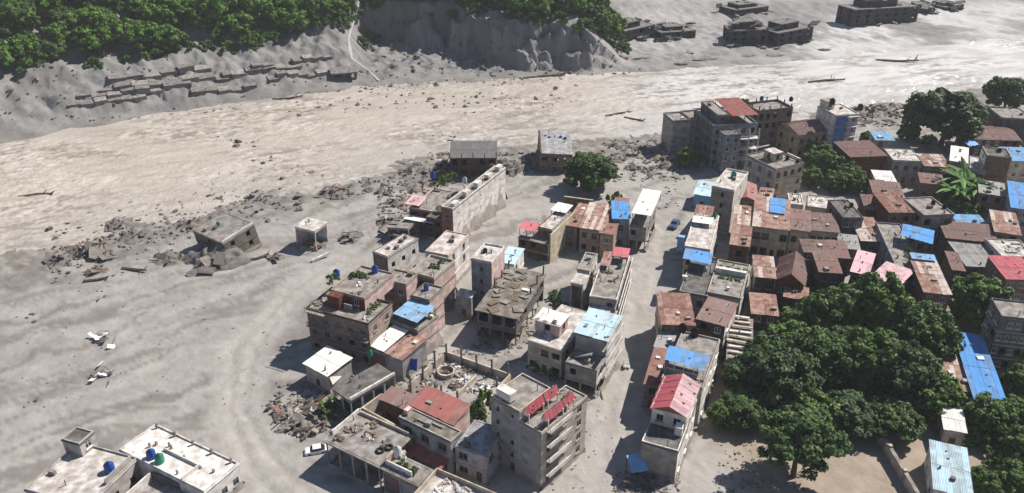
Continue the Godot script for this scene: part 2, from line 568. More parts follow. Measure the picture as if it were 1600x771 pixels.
func window_mesh(w: float, h: float, kind: int) -> Mesh:
	var key := "win%.2f_%.2f_%d" % [w, h, kind]
	if cache.has(key): return cache[key]
	var st := begin()
	var t := 0.09
	box_to(st, Vector3(0, h / 2 - t / 2, 0), Vector3(w, t, 0.1))
	box_to(st, Vector3(0, -h / 2 + t / 2, 0), Vector3(w, t, 0.1))
	for s in [-1.0, 1.0]:
		box_to(st, Vector3(s * (w / 2 - t / 2), 0, 0), Vector3(t, h - 2 * t, 0.1))
	if w > 0.9:
		box_to(st, Vector3(0, 0, 0), Vector3(0.07, h - 2 * t, 0.08))
	if kind == 1:
		box_to(st, Vector3(0, h * 0.18, 0), Vector3(w - 2 * t, 0.06, 0.07))
	box_to(st, Vector3(0, -h / 2 - 0.05, 0.15), Vector3(w + 0.24, 0.09, 0.3))
	cache[key] = st.commit()
	return cache[key]

func add_window(parent: Node, o: Vector3, u: Vector3, n: Vector3, r: Rect2, fm: Material, kind: int) -> void:
	var c := o + u * (r.position.x + r.size.x / 2) + Vector3.UP * (r.position.y + r.size.y / 2) - n * 0.1
	var b := Basis(u, Vector3.UP, n)
	var wn := put("window", window_mesh(r.size.x, r.size.y, kind), fm, parent, Transform3D(b, c))
	var key := "pane%.2f_%.2f" % [r.size.x, r.size.y]
	if not cache.has(key):
		var st := begin()
		box_to(st, Vector3.ZERO, Vector3(r.size.x - 0.14, r.size.y - 0.14, 0.02))
		cache[key] = st.commit()
	put("pane", cache[key], M.glass, wn, Transform3D(Basis(), Vector3(0, 0, -0.03)))

func add_door(parent: Node, o: Vector3, u: Vector3, n: Vector3, r: Rect2, m: Material) -> void:
	var c := o + u * (r.position.x + r.size.x / 2) + Vector3.UP * (r.position.y + r.size.y / 2) - n * 0.12
	var b := Basis(u, Vector3.UP, n)
	var st := begin()
	box_to(st, Vector3.ZERO, Vector3(r.size.x - 0.02, r.size.y - 0.02, 0.06))
	for k in 3:
		box_to(st, Vector3(0, (k - 1) * r.size.y * 0.3, 0.045), Vector3(r.size.x * 0.8, r.size.y * 0.2, 0.03))
	put("door", st.commit(), m, parent, Transform3D(b, c))

# walls, floor slabs, flat roof with parapet. o: wall/wf/wr/wl/wk, win [f,r,l,k], st, ground, par, deck, pm, slab, bare, ww, wh
func block(f: Dictionary, x0: float, x1: float, z0: float, z1: float, y0: float, y1: float, o := {}) -> void:
	var nd: Node3D = f.o
	var par: float = o.get("par", 0.55)
	var top := y1 - par
	var low := y0 if y0 > 0.2 else -0.8
	var floors: int = o.get("st", maxi(1, roundi((y1 - maxf(y0, 0.0)) / 3.1)))
	var sh := (top - maxf(y0, 0.0)) / floors
	var wm: String = o.get("wall", "concrete")
	var mats := [o.get("wf", wm), o.get("wr", wm), o.get("wl", wm), o.get("wk", wm)]
	var wins: Array = o.get("win", [int((x1 - x0) / 2.5), int((z1 - z0) / 3.2), int((z1 - z0) / 3.2), 0])
	var gs: String = o.get("ground", "door" if y0 <= 0.2 else "win")
	var ww: float = o.get("ww", 1.15)
	var wh: float = o.get("wh", 1.3)
	var fm: Material = M[o.get("fm", ["frame_white", "frame_wood", "frame_grey"][rng.randi() % 3])]
	var bare: float = o.get("bare", 0.15)
	var kind := rng.randi() % 2
	var org := [Vector3(x0, low, z1), Vector3(x1, low, z1), Vector3(x0, low, z0), Vector3(x1, low, z0)]
	var us := [Vector3.RIGHT, Vector3.FORWARD, Vector3.BACK, Vector3.LEFT]
	var ns := [Vector3.BACK, Vector3.RIGHT, Vector3.LEFT, Vector3.FORWARD]
	var lens := [x1 - x0, z1 - z0, z1 - z0, x1 - x0]
	for s in 4:
		var holes := []
		var jobs := []
		var n: int = wins[s]
		var bay: float = lens[s] / maxi(n, 1)
		for k in floors:
			var yb := maxf(y0, 0.0) - low + k * sh
			for i in n:
				var cx := bay * (i + 0.5)
				if k == 0 and gs == "open":
					var r := Rect2(bay * i + 0.2, yb + 0.05, bay - 0.4, sh - 0.55)
					holes.append(r)
				elif k == 0 and gs == "shutter" and s == 0:
					var r := Rect2(bay * i + 0.25, yb + 0.05, bay - 0.5, sh - 0.8)
					holes.append(r)
					jobs.append([r, 2])
				elif k == 0 and gs == "door" and s == 0 and i == n / 2:
					var r := Rect2(cx - 0.5, yb + 0.02, 1.0, minf(2.1, sh - 0.4))
					holes.append(r)
					jobs.append([r, 1])
				elif rng.randf() > 0.08:
					var hh := minf(wh, sh - 1.1)
					var wd := minf(ww, bay - 0.4)
					if hh < 0.4 or wd < 0.35: continue
					var r := Rect2(cx - wd / 2, yb + minf(0.95, sh - hh - 0.35), wd, hh)
					holes.append(r)
					if rng.randf() > bare: jobs.append([r, 0])
		wall(nd, M[mats[s]], org[s], us[s], ns[s], lens[s], top - low, holes)
		for j in jobs:
			if j[1] == 0: add_window(nd, org[s], us[s], ns[s], j[0], fm, kind)
			else: add_door(nd, org[s], us[s], ns[s], j[0], M.frame_wood if j[1] == 1 else M[["sheet_grey", "sheet_brown"][rng.randi() % 2]])
	if y0 <= 0.2: mud_drift(nd, x0, x1, z0, z1, o.get("mud", 0.6))
	var cx := (x0 + x1) / 2
	var cz := (z0 + z1) / 2
	var ov: float = o.get("ov", 0.12)
	if o.get("slab", true):
		for k in range(1, floors):
			bx(nd, "floor_slab", M[o.get("sm", wm)], Vector3(cx, maxf(y0, 0.0) + k * sh, cz), Vector3(x1 - x0 + 0.2, 0.22, z1 - z0 + 0.2))
	if o.get("roof", true):
		bx(nd, "roof_slab", M[o.get("deck", "deck")], Vector3(cx, top + 0.08, cz), Vector3(x1 - x0 + ov * 2, 0.2, z1 - z0 + ov * 2))
		if par > 0.2:
			parapet(f, x0, x1, z0, z1, top + 0.18, par - 0.18, o.get("pm", mats[0]))
		if (x1 - x0) * (z1 - z0) > 16.0 and y1 > 2.0:
			roof_bits(f, x0 + 0.6, x1 - 0.6, z0 + 0.6, z1 - 0.6, top + 0.18, mats[0])

func mud_drift(nd: Node3D, x0: float, x1: float, z0: float, z1: float, h: float) -> void:
	# silt the flood banked up against the foot of the walls, with a ragged upper edge
	var st := begin()
	var c := [Vector3(x0, 0, z1), Vector3(x1, 0, z1), Vector3(x1, 0, z0), Vector3(x0, 0, z0)]
	var ns := [Vector3.BACK, Vector3.RIGHT, Vector3.FORWARD, Vector3.LEFT]
	for s in 4:
		var a: Vector3 = c[s]
		var b: Vector3 = c[(s + 1) % 4]
		var n := maxi(2, int((b - a).length() / 0.7))
		var hs := []
		for i in n + 1:
			var q := nd.position + a.lerp(b, float(i) / n)
			hs.append(maxf(0.06, h * (0.75 + n_fine.get_noise_2d(q.x * 1.3 + s * 9.0, q.z * 1.3) * 1.5)))
		for i in n:
			var p := a.lerp(b, float(i) / n)
			var q := a.lerp(b, float(i + 1) / n)
			var o: Vector3 = ns[s]
			var up := (Vector3.UP * 0.5 + o).normalized()
			quad(st, p + o * (0.35 + hs[i] * 0.4) - Vector3.UP * 0.3, q + o * (0.35 + hs[i + 1] * 0.4) - Vector3.UP * 0.3, q + o * 0.05 + Vector3.UP * hs[i + 1], p + o * 0.05 + Vector3.UP * hs[i], up)
	put("mud_drift", st.commit(), M.mud, nd)

func roof_bits(f: Dictionary, x0: float, x1: float, z0: float, z1: float, y: float, m: String) -> void:
	# low dividing walls, curbs and pipes that are built into a flat roof
	for k in 2 + rng.randi() % 3:
		var kind := rng.randi() % 4
		var p := Vector3(rng.randf_range(x0, x1), y, rng.randf_range(z0, z1))
		if kind == 0:
			var l := rng.randf_range(1.0, 2.6)
			bx(f.o, "roof_curb", M[m], p + Vector3(0, 0.16, 0), Vector3(l, 0.32, 0.2) if rng.randf() < 0.5 else Vector3(0.2, 0.32, l))
		elif kind == 1:
			bx(f.o, "roof_box", M[["concrete", "brick_grey", "deck_dark", "white"][rng.randi() % 4]], p + Vector3(0, 0.35, 0), Vector3(rng.randf_range(0.5, 1.2), 0.7, rng.randf_range(0.5, 1.1)), Basis(Vector3.UP, rng.randf() * 0.3))
		elif kind == 2:
			bx(f.o, "roof_pipe", M.steel, p + Vector3(0, 0.6, 0), Vector3(0.1, 1.2, 0.1))
		else:
			bx(f.o, "column_stub", M.concrete, p + Vector3(0, 0.4, 0), Vector3(0.26, 0.8, 0.26))

func parapet(f: Dictionary, x0: float, x1: float, z0: float, z1: float, y: float, h: float, m: String, gaps := 0.0) -> void:
	var t := 0.16
	var yy := y + h / 2
	bx(f.o, "parapet", M[m], Vector3((x0 + x1) / 2, yy, z1 - t / 2), Vector3(x1 - x0, h, t))
	bx(f.o, "parapet", M[m], Vector3((x0 + x1) / 2, yy, z0 + t / 2), Vector3(x1 - x0, h, t))
	bx(f.o, "parapet", M[m], Vector3(x0 + t / 2, yy, (z0 + z1) / 2), Vector3(t, h, z1 - z0 - 2 * t))
	bx(f.o, "parapet", M[m], Vector3(x1 - t / 2, yy, (z0 + z1) / 2), Vector3(t, h, z1 - z0 - 2 * t))

# corrugated roof made of separate sheets; e0-e1 is the eave (left, right), r0-r1 the upper edge
func sheets(f: Dictionary, e0: Vector3, e1: Vector3, r0: Vector3, r1: Vector3, col: String, wsheet := 0.9) -> Node3D:
	var roof := Node3D.new()
	roof.name = "roof"
	f.o.add_child(roof, true)
	var across := (e1 - e0)
	var n := maxi(1, roundi(across.length() / wsheet))
	var rows := 2 if (r0 - e0).length() > 5.0 else 1
	for i in n:
		for j in rows:
			var a := e0.lerp(e1, (i + 0.5) / n).lerp(r0.lerp(r1, (i + 0.5) / n), float(j) / rows)
			var b := e0.lerp(e1, (i + 0.5) / n).lerp(r0.lerp(r1, (i + 0.5) / n), float(j + 1) / rows)
			var up := b - a
			var ln := up.length() + (0.12 if j == 0 and rows == 2 else 0.0)
			up = up.normalized()
			var side := across.normalized()
			side = (side - up * side.dot(up)).normalized()
			var nn := side.cross(up)
			if nn.y < 0.0: nn = -nn
			var wd := across.length() / n + 0.04
			var m: Material = M[col] if rng.randf() < 0.62 else M[col + "_b"]
			var off := nn * (0.02 * (i % 2) + (0.05 if j == 1 else 0.0) + rng.randf() * 0.02)
			var tw := Basis(nn, rng.randf_range(-0.012, 0.012))
			put("roof_sheet", sheet_mesh(wd, ln), m, roof, Transform3D(tw * Basis(side, nn, side.cross(nn)), (a + b) / 2 + off + up * rng.randf_range(-0.06, 0.06)))
	for k in rng.randi() % 4:
		# bricks and stones that hold the sheets down
		var q := e0.lerp(e1, rng.randf_range(0.08, 0.92)).lerp(r0.lerp(r1, 0.5), rng.randf_range(0.1, 0.9))
		bx(f.o, "roof_weight", M[["brick", "stone", "wood"][rng.randi() % 3]], q + Vector3(0, 0.14, 0), Vector3(rng.randf_range(0.25, 0.5), 0.14, 0.2), Basis(Vector3.UP, rng.randf() * TAU))
	return roof

func sheet_mesh(w: float, l: float) -> Mesh:
	var key := "sheet%.2f_%.2f" % [w, l]
	if cache.has(key): return cache[key]
	var st := begin()
	var n := 8
	for i in n:
		var xa := -w / 2 + w * i / n
		var xb := -w / 2 + w * (i + 1) / n
		var ya := 0.035 if i % 2 == 0 else -0.015
		var yb := -0.015 if i % 2 == 0 else 0.035
		var nn := Vector3(ya - yb, w / n, 0).normalized()
		quad(st, Vector3(xa, ya, l / 2), Vector3(xa, ya, -l / 2), Vector3(xb, yb, -l / 2), Vector3(xb, yb, l / 2), nn)
	cache[key] = st.commit()
	return cache[key]

# a pitched or lean-to cover over a rectangle; rise is how much higher the back edge is than the front edge
func lean(f: Dictionary, x0: float, x1: float, z0: float, z1: float, y: float, rise: float, col: String, posts := false, over := 0.25) -> void:
	var yf := y - rise * 0.5
	var yb := y + rise * 0.5
	sheets(f, Vector3(x0 - over, yf, z1 + over), Vector3(x1 + over, yf, z1 + over), Vector3(x0 - over, yb, z0 - over), Vector3(x1 + over, yb, z0 - over), col)
	if posts:
		for s in [x0 + 0.1, (x0 + x1) / 2, x1 - 0.1]:
			bx(f.o, "post", M.steel, Vector3(s, yf - 1.1, z1 - 0.1), Vector3(0.12, 2.2, 0.12))
			bx(f.o, "post", M.steel, Vector3(s, yb - 1.3, z0 + 0.1), Vector3(0.12, 2.6, 0.12))

func gable(f: Dictionary, x0: float, x1: float, z0: float, z1: float, y: float, rise: float, c1: String, c2: String, along_x := false, wm := "white", over := 0.35) -> void:
	if along_x:
		var zc := (z0 + z1) / 2
		sheets(f, Vector3(x0 - over, y - 0.1, z1 + over), Vector3(x1 + over, y - 0.1, z1 + over), Vector3(x0 - over, y + rise, zc), Vector3(x1 + over, y + rise, zc), c1)
		sheets(f, Vector3(x1 + over, y - 0.1, z0 - over), Vector3(x0 - over, y - 0.1, z0 - over), Vector3(x1 + over, y + rise, zc), Vector3(x0 - over, y + rise, zc), c2)
		for x in [x0, x1]:
			var st := begin()
			tri(st, Vector3(x, y - 0.15, z0), Vector3(x, y + rise - 0.12, zc), Vector3(x, y - 0.15, z1), Vector3(signf(x - (x0 + x1) / 2), 0, 0))
			put("gable_end", st.commit(), M[wm], f.o)
	else:
		var xc := (x0 + x1) / 2
		sheets(f, Vector3(x0 - over, y - 0.1, z0 - over), Vector3(x0 - over, y - 0.1, z1 + over), Vector3(xc, y + rise, z0 - over), Vector3(xc, y + rise, z1 + over), c1)
		sheets(f, Vector3(x1 + over, y - 0.1, z1 + over), Vector3(x1 + over, y - 0.1, z0 - over), Vector3(xc, y + rise, z1 + over), Vector3(xc, y + rise, z0 - over), c2)
		for z in [z0, z1]:
			var st := begin()
			tri(st, Vector3(x0, y - 0.15, z), Vector3(xc, y + rise - 0.12, z), Vector3(x1, y - 0.15, z), Vector3(0, 0, signf(z - (z0 + z1) / 2)))
			put("gable_end", st.commit(), M[wm], f.o)

func tri(st: SurfaceTool, a: Vector3, b: Vector3, c: Vector3, n: Vector3) -> void:
	st.set_normal(n)
	for p in ([a, b, c] if (b - a).cross(c - a).dot(n) < 0.0 else [a, c, b]):
		st.add_vertex(p)

func balcony(f: Dictionary, x0: float, x1: float, z: float, y: float, deep: float, m: String, rail: String) -> void:
	var sl := bx(f.o, "balcony", M[m], Vector3((x0 + x1) / 2, y, z + deep / 2), Vector3(x1 - x0, 0.16, deep))
	var st := begin()
	var n := maxi(2, int((x1 - x0) / 0.5))
	for i in n + 1:
		box_to(st, Vector3(lerpf(x0 + 0.05, x1 - 0.05, float(i) / n), y + 0.5, z + deep - 0.06), Vector3(0.06, 0.86, 0.06))
	box_to(st, Vector3((x0 + x1) / 2, y + 0.97, z + deep - 0.06), Vector3(x1 - x0, 0.09, 0.1))
	put("railing", st.commit(), M[rail], f.o)

func side_balcony(f: Dictionary, x: float, z0: float, z1: float, y: float, deep: float, m: String, rail: String) -> void:
	bx(f.o, "balcony", M[m], Vector3(x + deep / 2, y, (z0 + z1) / 2), Vector3(absf(deep), 0.16, z1 - z0))
	bx(f.o, "railing", M[rail], Vector3(x + deep, y + 0.5, (z0 + z1) / 2), Vector3(0.1, 0.85, z1 - z0))

func columns(f: Dictionary, x0: float, x1: float, z0: float, z1: float, y: float, h: float, nx: int, nz: int, m := "concrete") -> void:
	for i in nx:
		for j in nz:
			if i > 0 and i < nx - 1 and j > 0 and j < nz - 1: continue
			var hh := h * rng.randf_range(0.75, 1.1)
			bx(f.o, "column", M[m], Vector3(lerpf(x0, x1, float(i) / maxi(nx - 1, 1)), y + hh / 2, lerpf(z0, z1, float(j) / maxi(nz - 1, 1))), Vector3(0.28, hh, 0.28))

# the usual house: one block, one kind of roof
func house(label: String, A: Vector2, B: Vector2, C: Vector2, h: float, o := {}) -> Dictionary:
	var f := frame(o.get("name", "house"), label, o.get("cat", "house"), A, B, C, h)
	var rf: String = o.get("rf", "flat")
	var q: Dictionary = o.duplicate()
	if rf == "flat":
		block(f, f.x0, f.x1, f.z0, f.z1, 0.0, h, q)
	else:
		var rise: float = o.get("rise", 0.7)
		q["par"] = 0.0
		q["deck"] = "deck_dark"
		q["ov"] = 0.0
		block(f, f.x0, f.x1, f.z0, f.z1, 0.0, h - rise * 0.5 - 0.25, q)
		if rf == "lean":
			lean(f, f.x0, f.x1, f.z0, f.z1, h, rise, o.col)
			for x in [f.x0, f.x1]:
				var st := begin()
				var yb: float = h - rise * 0.5 - 0.25
				quad(st, Vector3(x, yb, f.z1), Vector3(x, h - rise * 0.5 - 0.06, f.z1), Vector3(x, h + rise * 0.5 - 0.06, f.z0), Vector3(x, yb, f.z0), Vector3(signf(x), 0, 0))
				put("gable_end", st.commit(), M[o.get("wr", o.get("wall", "concrete"))], f.o)
			var stb := begin()
			quad(stb, Vector3(f.x0, h - rise * 0.5 - 0.25, f.z0), Vector3(f.x0, h + rise * 0.5 - 0.06, f.z0), Vector3(f.x1, h + rise * 0.5 - 0.06, f.z0), Vector3(f.x1, h - rise * 0.5 - 0.25, f.z0), Vector3.FORWARD)
			put("gable_end", stb.commit(), M[o.get("wall", "concrete")], f.o)
		elif rf == "gable":
			gable(f, f.x0, f.x1, f.z0, f.z1, h - rise * 0.5 - 0.1, rise, o.col, o.get("col2", o.col), false, o.get("wall", "concrete"))
		elif rf == "ridge":
			gable(f, f.x0, f.x1, f.z0, f.z1, h - rise * 0.5 - 0.1, rise, o.col, o.get("col2", o.col), true, o.get("wall", "concrete"))
	return f

# ---------------------------------------------------------------- small things on roofs and in streets
func tank(at: Vector3, col: String, label: String, group := "", r := 0.55, h := 1.3) -> void:
	var key := "tank%.2f_%.2f" % [r, h]
	if not cache.has(key):
		var st := begin()
		var prof := [[0.0, r * 0.96], [h * 0.1, r], [h * 0.28, r], [h * 0.31, r * 0.95], [h * 0.34, r], [h * 0.55, r], [h * 0.58, r * 0.95], [h * 0.61, r], [h * 0.8, r], [h * 0.9, r * 0.8], [h * 0.98, r * 0.42]]
		for i in prof.size() - 1:
			tube_to(st, Vector3(0, prof[i][0], 0), Vector3(0, prof[i + 1][0], 0), prof[i][1], prof[i + 1][1], 14)
		cache[key] = st.commit()
		var s2 := begin()
		tube_to(s2, Vector3(0, h * 0.95, 0), Vector3(0, h * 1.05, 0), r * 0.42, r * 0.4, 12)
		tube_to(s2, Vector3(0, h * 1.05, 0), Vector3(0, h * 1.051, 0), r * 0.4, 0.01, 12)
		cache[key + "lid"] = s2.commit()
	var o := base("water_tank", at, rng.randf() * TAU, label, "water tank", group)
	put("body", cache[key], M[col], o)
	put("lid", cache[key + "lid"], M[col], o)

func tank_on(f: Dictionary, u: float, v: float, h: float, col: String, label: String, group := "", r := 0.55) -> void:
	var p := px(u, v, h)
	tank(Vector3(p.x, h, p.z), col, label, group, r, r * 2.3)

func rock_mesh(k: int) -> Mesh:
	var key := "rock%d" % k
	if cache.has(key): return cache[key]
	var s := SphereMesh.new()
	s.radius = 0.5
	s.height = 1.0
	s.radial_segments = 12
	s.rings = 7
	var a := s.get_mesh_arrays()
	var n := noise(200 + k, 0.9, 3)
	var V: PackedVector3Array = a[Mesh.ARRAY_VERTEX]
	for i in V.size():
		var p := V[i]
		var q := p * (1.0 + n.get_noise_3d(p.x * 2.0, p.y * 2.0, p.z * 2.0) * 0.75)
		q.y *= 0.7
		V[i] = q
	var st := begin()
	var I: PackedInt32Array = a[Mesh.ARRAY_INDEX]
	for i in range(0, I.size(), 3):
		var p0 := V[I[i]]
		var p1 := V[I[i + 1]]
		var p2 := V[I[i + 2]]
		var nn := (p1 - p0).cross(p2 - p0)
		if nn.length() < 1e-6: continue
		tri(st, p0, p1, p2, nn.normalized() if nn.dot(p0 + p1 + p2) > 0.0 else -nn.normalized())
	cache[key] = st.commit()
	return cache[key]

func rock(at: Vector3, s: float, label: String, group: String, m := "stone", called := "boulder") -> void:
	var b := Basis.from_euler(Vector3(rng.randf() * 0.6, rng.randf() * TAU, rng.randf() * 0.6)) * Basis.from_scale(Vector3(s * rng.randf_range(0.8, 1.5), s * rng.randf_range(0.6, 1.0), s))
	var o := put(called, rock_mesh(rng.randi() % 5), M[m], self, Transform3D(b, at + Vector3(0, s * 0.1, 0)))
	tag(o, label, "boulder", group)

func log_at(at: Vector3, l: float, r: float, turn: float, tilt: float, label: String, group: String) -> void:
	var o := base("tree_log", at, turn, label, "log", group)
	o.rotation.z = tilt
	var st := begin()
	var bend := rng.randf_range(-0.12, 0.12) * l
	tube_to(st, Vector3(-l / 2, r * 0.6, 0), Vector3(0, r * 0.6, bend), r, r * 0.8)
	tube_to(st, Vector3(0, r * 0.6, bend), Vector3(l / 2, r * 0.6, 0), r * 0.8, r * 0.45)
	put("trunk", st.commit(), M.bark, o)
	var s2 := begin()
	for i in 4:
		var t := rng.randf_range(0.1, 0.48)
		var p := Vector3(l * t, r * 0.6, bend * (1.0 - 2.0 * t))
		tube_to(s2, p, p + Vector3(rng.randf_range(0.2, 0.9), rng.randf_range(0.1, 0.7), rng.randf_range(-0.9, 0.9)) * l * 0.18, r * 0.35, r * 0.1, 5)
	put("branches", s2.commit(), M.bark, o)

func car(at: Vector3, turn: float, body: String, label: String, l := 4.2) -> void:
	var o := base("car", at, turn, label, "car")
	var w := l * 0.4
	var prof := [[-0.5, 0.09], [-0.5, 0.2], [-0.46, 0.235], [-0.27, 0.25], [0.42, 0.25], [0.49, 0.22], [0.5, 0.09]]
	var cab := [[-0.27, 0.25], [-0.13, 0.37], [0.22, 0.375], [0.4, 0.25]]
	for pr in [[prof, w, "body", body], [cab, w * 0.86, "cabin", "glass"]]:
		var st := begin()
		var P: Array = pr[0]
		var hw: float = pr[1] / 2
		for i in P.size():
			var a := Vector3(P[i][0] * l, P[i][1] * l, 0)
			var b := Vector3(P[(i + 1) % P.size()][0] * l, P[(i + 1) % P.size()][1] * l, 0)
			var n := Vector3(-(b.y - a.y), b.x - a.x, 0).normalized()
			quad(st, a + Vector3(0, 0, hw), b + Vector3(0, 0, hw), b - Vector3(0, 0, hw), a - Vector3(0, 0, hw), n)
			for s in [-1.0, 1.0]:
				tri(st, Vector3(0, P[0][1] * l + 0.1, hw * s), a + Vector3(0, 0, hw * s), b + Vector3(0, 0, hw * s), Vector3(0, 0, s))
		put(pr[2], st.commit(), M[pr[3]], o)
	bx(o, "roof", M[body], Vector3(0.045 * l, 0.378 * l, 0), Vector3(l * 0.37, 0.05, w * 0.84))
	for sx in [-0.31, 0.3]:
		for s in [-1.0, 1.0]:
			var st := begin()
			tube_to(st, Vector3(0, 0, -0.1), Vector3(0, 0, 0.1), l * 0.078, l * 0.078, 14)
			tube_to(st, Vector3(0, 0, 0.1 * s), Vector3(0, 0, 0.11 * s), l * 0.078, 0.01, 14)
			put("wheel", st.commit(), M.tyre, o, Transform3D(Basis(), Vector3(sx * l, l * 0.078, s * (w / 2 - 0.06))))
	for s in [-1.0, 1.0]:
		bx(o, "headlight", M.frame_white, Vector3(-0.497 * l, 0.19 * l, s * w * 0.33), Vector3(0.06, 0.14, 0.3))

# ---------------------------------------------------------------- plants
func leaf_to(st: SurfaceTool, p: Vector3, out: Vector3, s: float, c: Color) -> void:
	var a := out.cross(Vector3(rng.randf_range(-1, 1), rng.randf_range(-1, 1), rng.randf_range(-1, 1))).normalized()
	var b := out.cross(a).normalized()
	st.set_color(c)
	st.set_normal(out)
	var p0 := p - a * s
	var p1 := p + b * s * 0.5
	var p2 := p + a * s
	var p3 := p - b * s * 0.5
	var dn := out * s * 0.22
	for q in [p0 - dn, p1, p2 - dn, p0 - dn, p2 - dn, p3]:
		st.add_vertex(q)

func crown_mesh(k: int, r: float, h: float, clumps: int, leaves: int, c0: Color, c1: Color, leaf := 0.34) -> Mesh:
	var key := "crown%d" % k
	if cache.has(key): return cache[key]
	var rs := rng.state
	rng.seed = 900 + k
	var st := begin()
	# big lobes over an uneven dome, clumps of leaves over each lobe
	var lobes := []
	var nl := 19 if k != 4 else 6
	for i in nl:
		var y := 1.0 - (1.15 if k == 5 else 1.55) * (i + 0.5) / nl
		var a := i * 2.39996 + rng.randf_range(-0.35, 0.35)
		var w := sqrt(1.0 - y * y)
		var rr := rng.randf_range(0.55, 0.82)
		lobes.append([Vector3(cos(a) * w * r * rr, y * h * rr, sin(a) * w * r * rr), r * rng.randf_range(0.28, 0.46)])
	for i in clumps:
		var lb: Array = lobes[i % lobes.size()]
		var d := Vector3(rng.randfn(), rng.randfn() * 0.8 + 0.45, rng.randfn()).normalized()
		var c: Vector3 = lb[0] + d * lb[1] * pow(rng.randf(), 0.3) * 0.9
		var cr := r * rng.randf_range(0.12, 0.22)
		var col := c0.lerp(c1, rng.randf())
		for j in leaves:
			var o := Vector3(rng.randfn(), rng.randfn(), rng.randfn()).normalized()
			var q := c + Vector3(o.x, o.y * 0.72, o.z) * cr * pow(rng.randf(), 0.33)
			var n := (o + Vector3(0, 0.6, 0) + Vector3(rng.randfn(), rng.randfn(), rng.randfn()) * 0.45).normalized()
			var cc := col * rng.randf_range(0.75, 1.25)
			cc.a = 1.0
			leaf_to(st, q, n, leaf * rng.randf_range(0.7, 1.3), cc)
	cache[key] = st.commit()
	rng.state = rs
	return cache[key]

func trunk_mesh(k: int, r: float, h: float, tall: float) -> Mesh:
	var key := "trunk%d" % k
	if cache.has(key): return cache[key]
	var rs := rng.state
	rng.seed = 700 + k
	var st := begin()
	var top := Vector3(rng.randf_range(-0.5, 0.5), tall * 0.75, rng.randf_range(-0.5, 0.5))
	tube_to(st, Vector3(0, -0.5, 0), top * 0.5, r * 0.085, r * 0.062, 9)
	tube_to(st, top * 0.5, top, r * 0.062, r * 0.05, 9)
	for i in 7:
		var a := TAU * i / 7.0 + rng.randf() * 0.5
		var m := top * rng.randf_range(0.75, 1.0)
		var e := Vector3(cos(a) * r * 0.45, tall + h * rng.randf_range(0.0, 0.35), sin(a) * r * 0.45)
		tube_to(st, m, e, r * 0.035, r * 0.02, 6)
		for j in 3:
			tube_to(st, e, e + Vector3(cos(a + j - 1.0) * r * 0.4, h * rng.randf_range(0.1, 0.5), sin(a + j - 1.0) * r * 0.4), r * 0.018, r * 0.006, 5)
	cache[key] = st.commit()
	rng.state = rs
	return cache[key]

const KINDS := [
	# radius, half height, trunk height, clumps, leaves, dark, light, leaf size
	[5.2, 4.3, 3.2, 240, 80, Color(0.034, 0.068, 0.02), Color(0.086, 0.145, 0.036), 0.36],
	[5.0, 4.6, 3.4, 230, 80, Color(0.03, 0.056, 0.021), Color(0.064, 0.104, 0.034), 0.34],
	[4.6, 3.8, 2.6, 190, 80, Color(0.046, 0.092, 0.022), Color(0.118, 0.19, 0.04), 0.34],
	[5.0, 4.6, 2.6, 170, 66, Color(0.045, 0.11, 0.016), Color(0.135, 0.255, 0.034), 0.5],
	[1.5, 1.3, 0.5, 26, 60, Color(0.05, 0.105, 0.025), Color(0.115, 0.195, 0.04), 0.2],
	[5.0, 3.6, 4.6, 190, 80, Color(0.036, 0.072, 0.022), Color(0.082, 0.138, 0.036), 0.34],
]

func tree(at: Vector3, r: float, k: int, label: String, group := "", called := "tree", category := "tree", squash := 1.0) -> Node3D:
	var d: Array = KINDS[k]
	var s: float = r / d[0]
	var o := base(called, at, rng.randf() * TAU, label, category, group)
	o.scale = Vector3(s, s * squash, s)
	put("trunk" if k != 4 else "stem", trunk_mesh(k, d[0], d[1], d[2]), M.bark, o)
	put("crown" if k != 4 else "foliage", crown_mesh(k, d[0], d[1], d[3], d[4], d[5], d[6], d[7]), M.leaf, o, Transform3D(Basis(), Vector3(0, d[2] + d[1] * 0.25, 0)))
	return o

func frond_mesh(l: float, w: float, droop: float, c: Color) -> Mesh:
	var key := "frond%.2f_%.2f_%.2f" % [l, w, droop]
	if cache.has(key): return cache[key]
	var st := begin()
	var n := 7
	st.set_color(c)
	for i in n:
		var a := float(i) / n
		var b := float(i + 1) / n
		var pa := Vector3(a * l, (a * 0.75 - a * a * droop) * l * 0.6, 0)
		var pb := Vector3(b * l, (b * 0.75 - b * b * droop) * l * 0.6, 0)
		var wa := w * sin(PI * pow(a * 0.96 + 0.02, 0.7))
		var wb := w * sin(PI * pow(b * 0.96 + 0.02, 0.7)) * (0.8 if i % 2 == 0 else 1.0)
		for s in [-1.0, 1.0]:
			quad(st, pa, pb, pb + Vector3(0, -wb * 0.35, wb * s), pa + Vector3(0, -wa * 0.35, wa * s), Vector3(-0.2, 0.9, 0.4 * s).normalized())
	cache[key] = st.commit()
	return cache[key]

func banana(at: Vector3, s: float, label: String, group := "", n := 13) -> void:
	var o := base("banana_plant", at, rng.randf() * TAU, label, "plant", group)
	o.scale = Vector3.ONE * s
	var st := begin()
	tube_to(st, Vector3(0, -0.3, 0), Vector3(0.1, 2.6, 0), 0.17, 0.1)
	put("stem", st.commit(), M.bark, o)
	for i in n:
		var b := Basis(Vector3.UP, i * 2.4 + rng.randf() * 0.4) * Basis(Vector3.BACK, rng.randf_range(-0.35, 0.5))
		put("leaf", frond_mesh(2.7, 0.42, [0.7, 1.0, 1.3][i % 3], Color(0.075, 0.16, 0.03) * [0.8, 1.0, 1.25][i % 3]), M.leaf, o, Transform3D(b, Vector3(0.1, 2.5 + rng.randf() * 0.2, 0)))

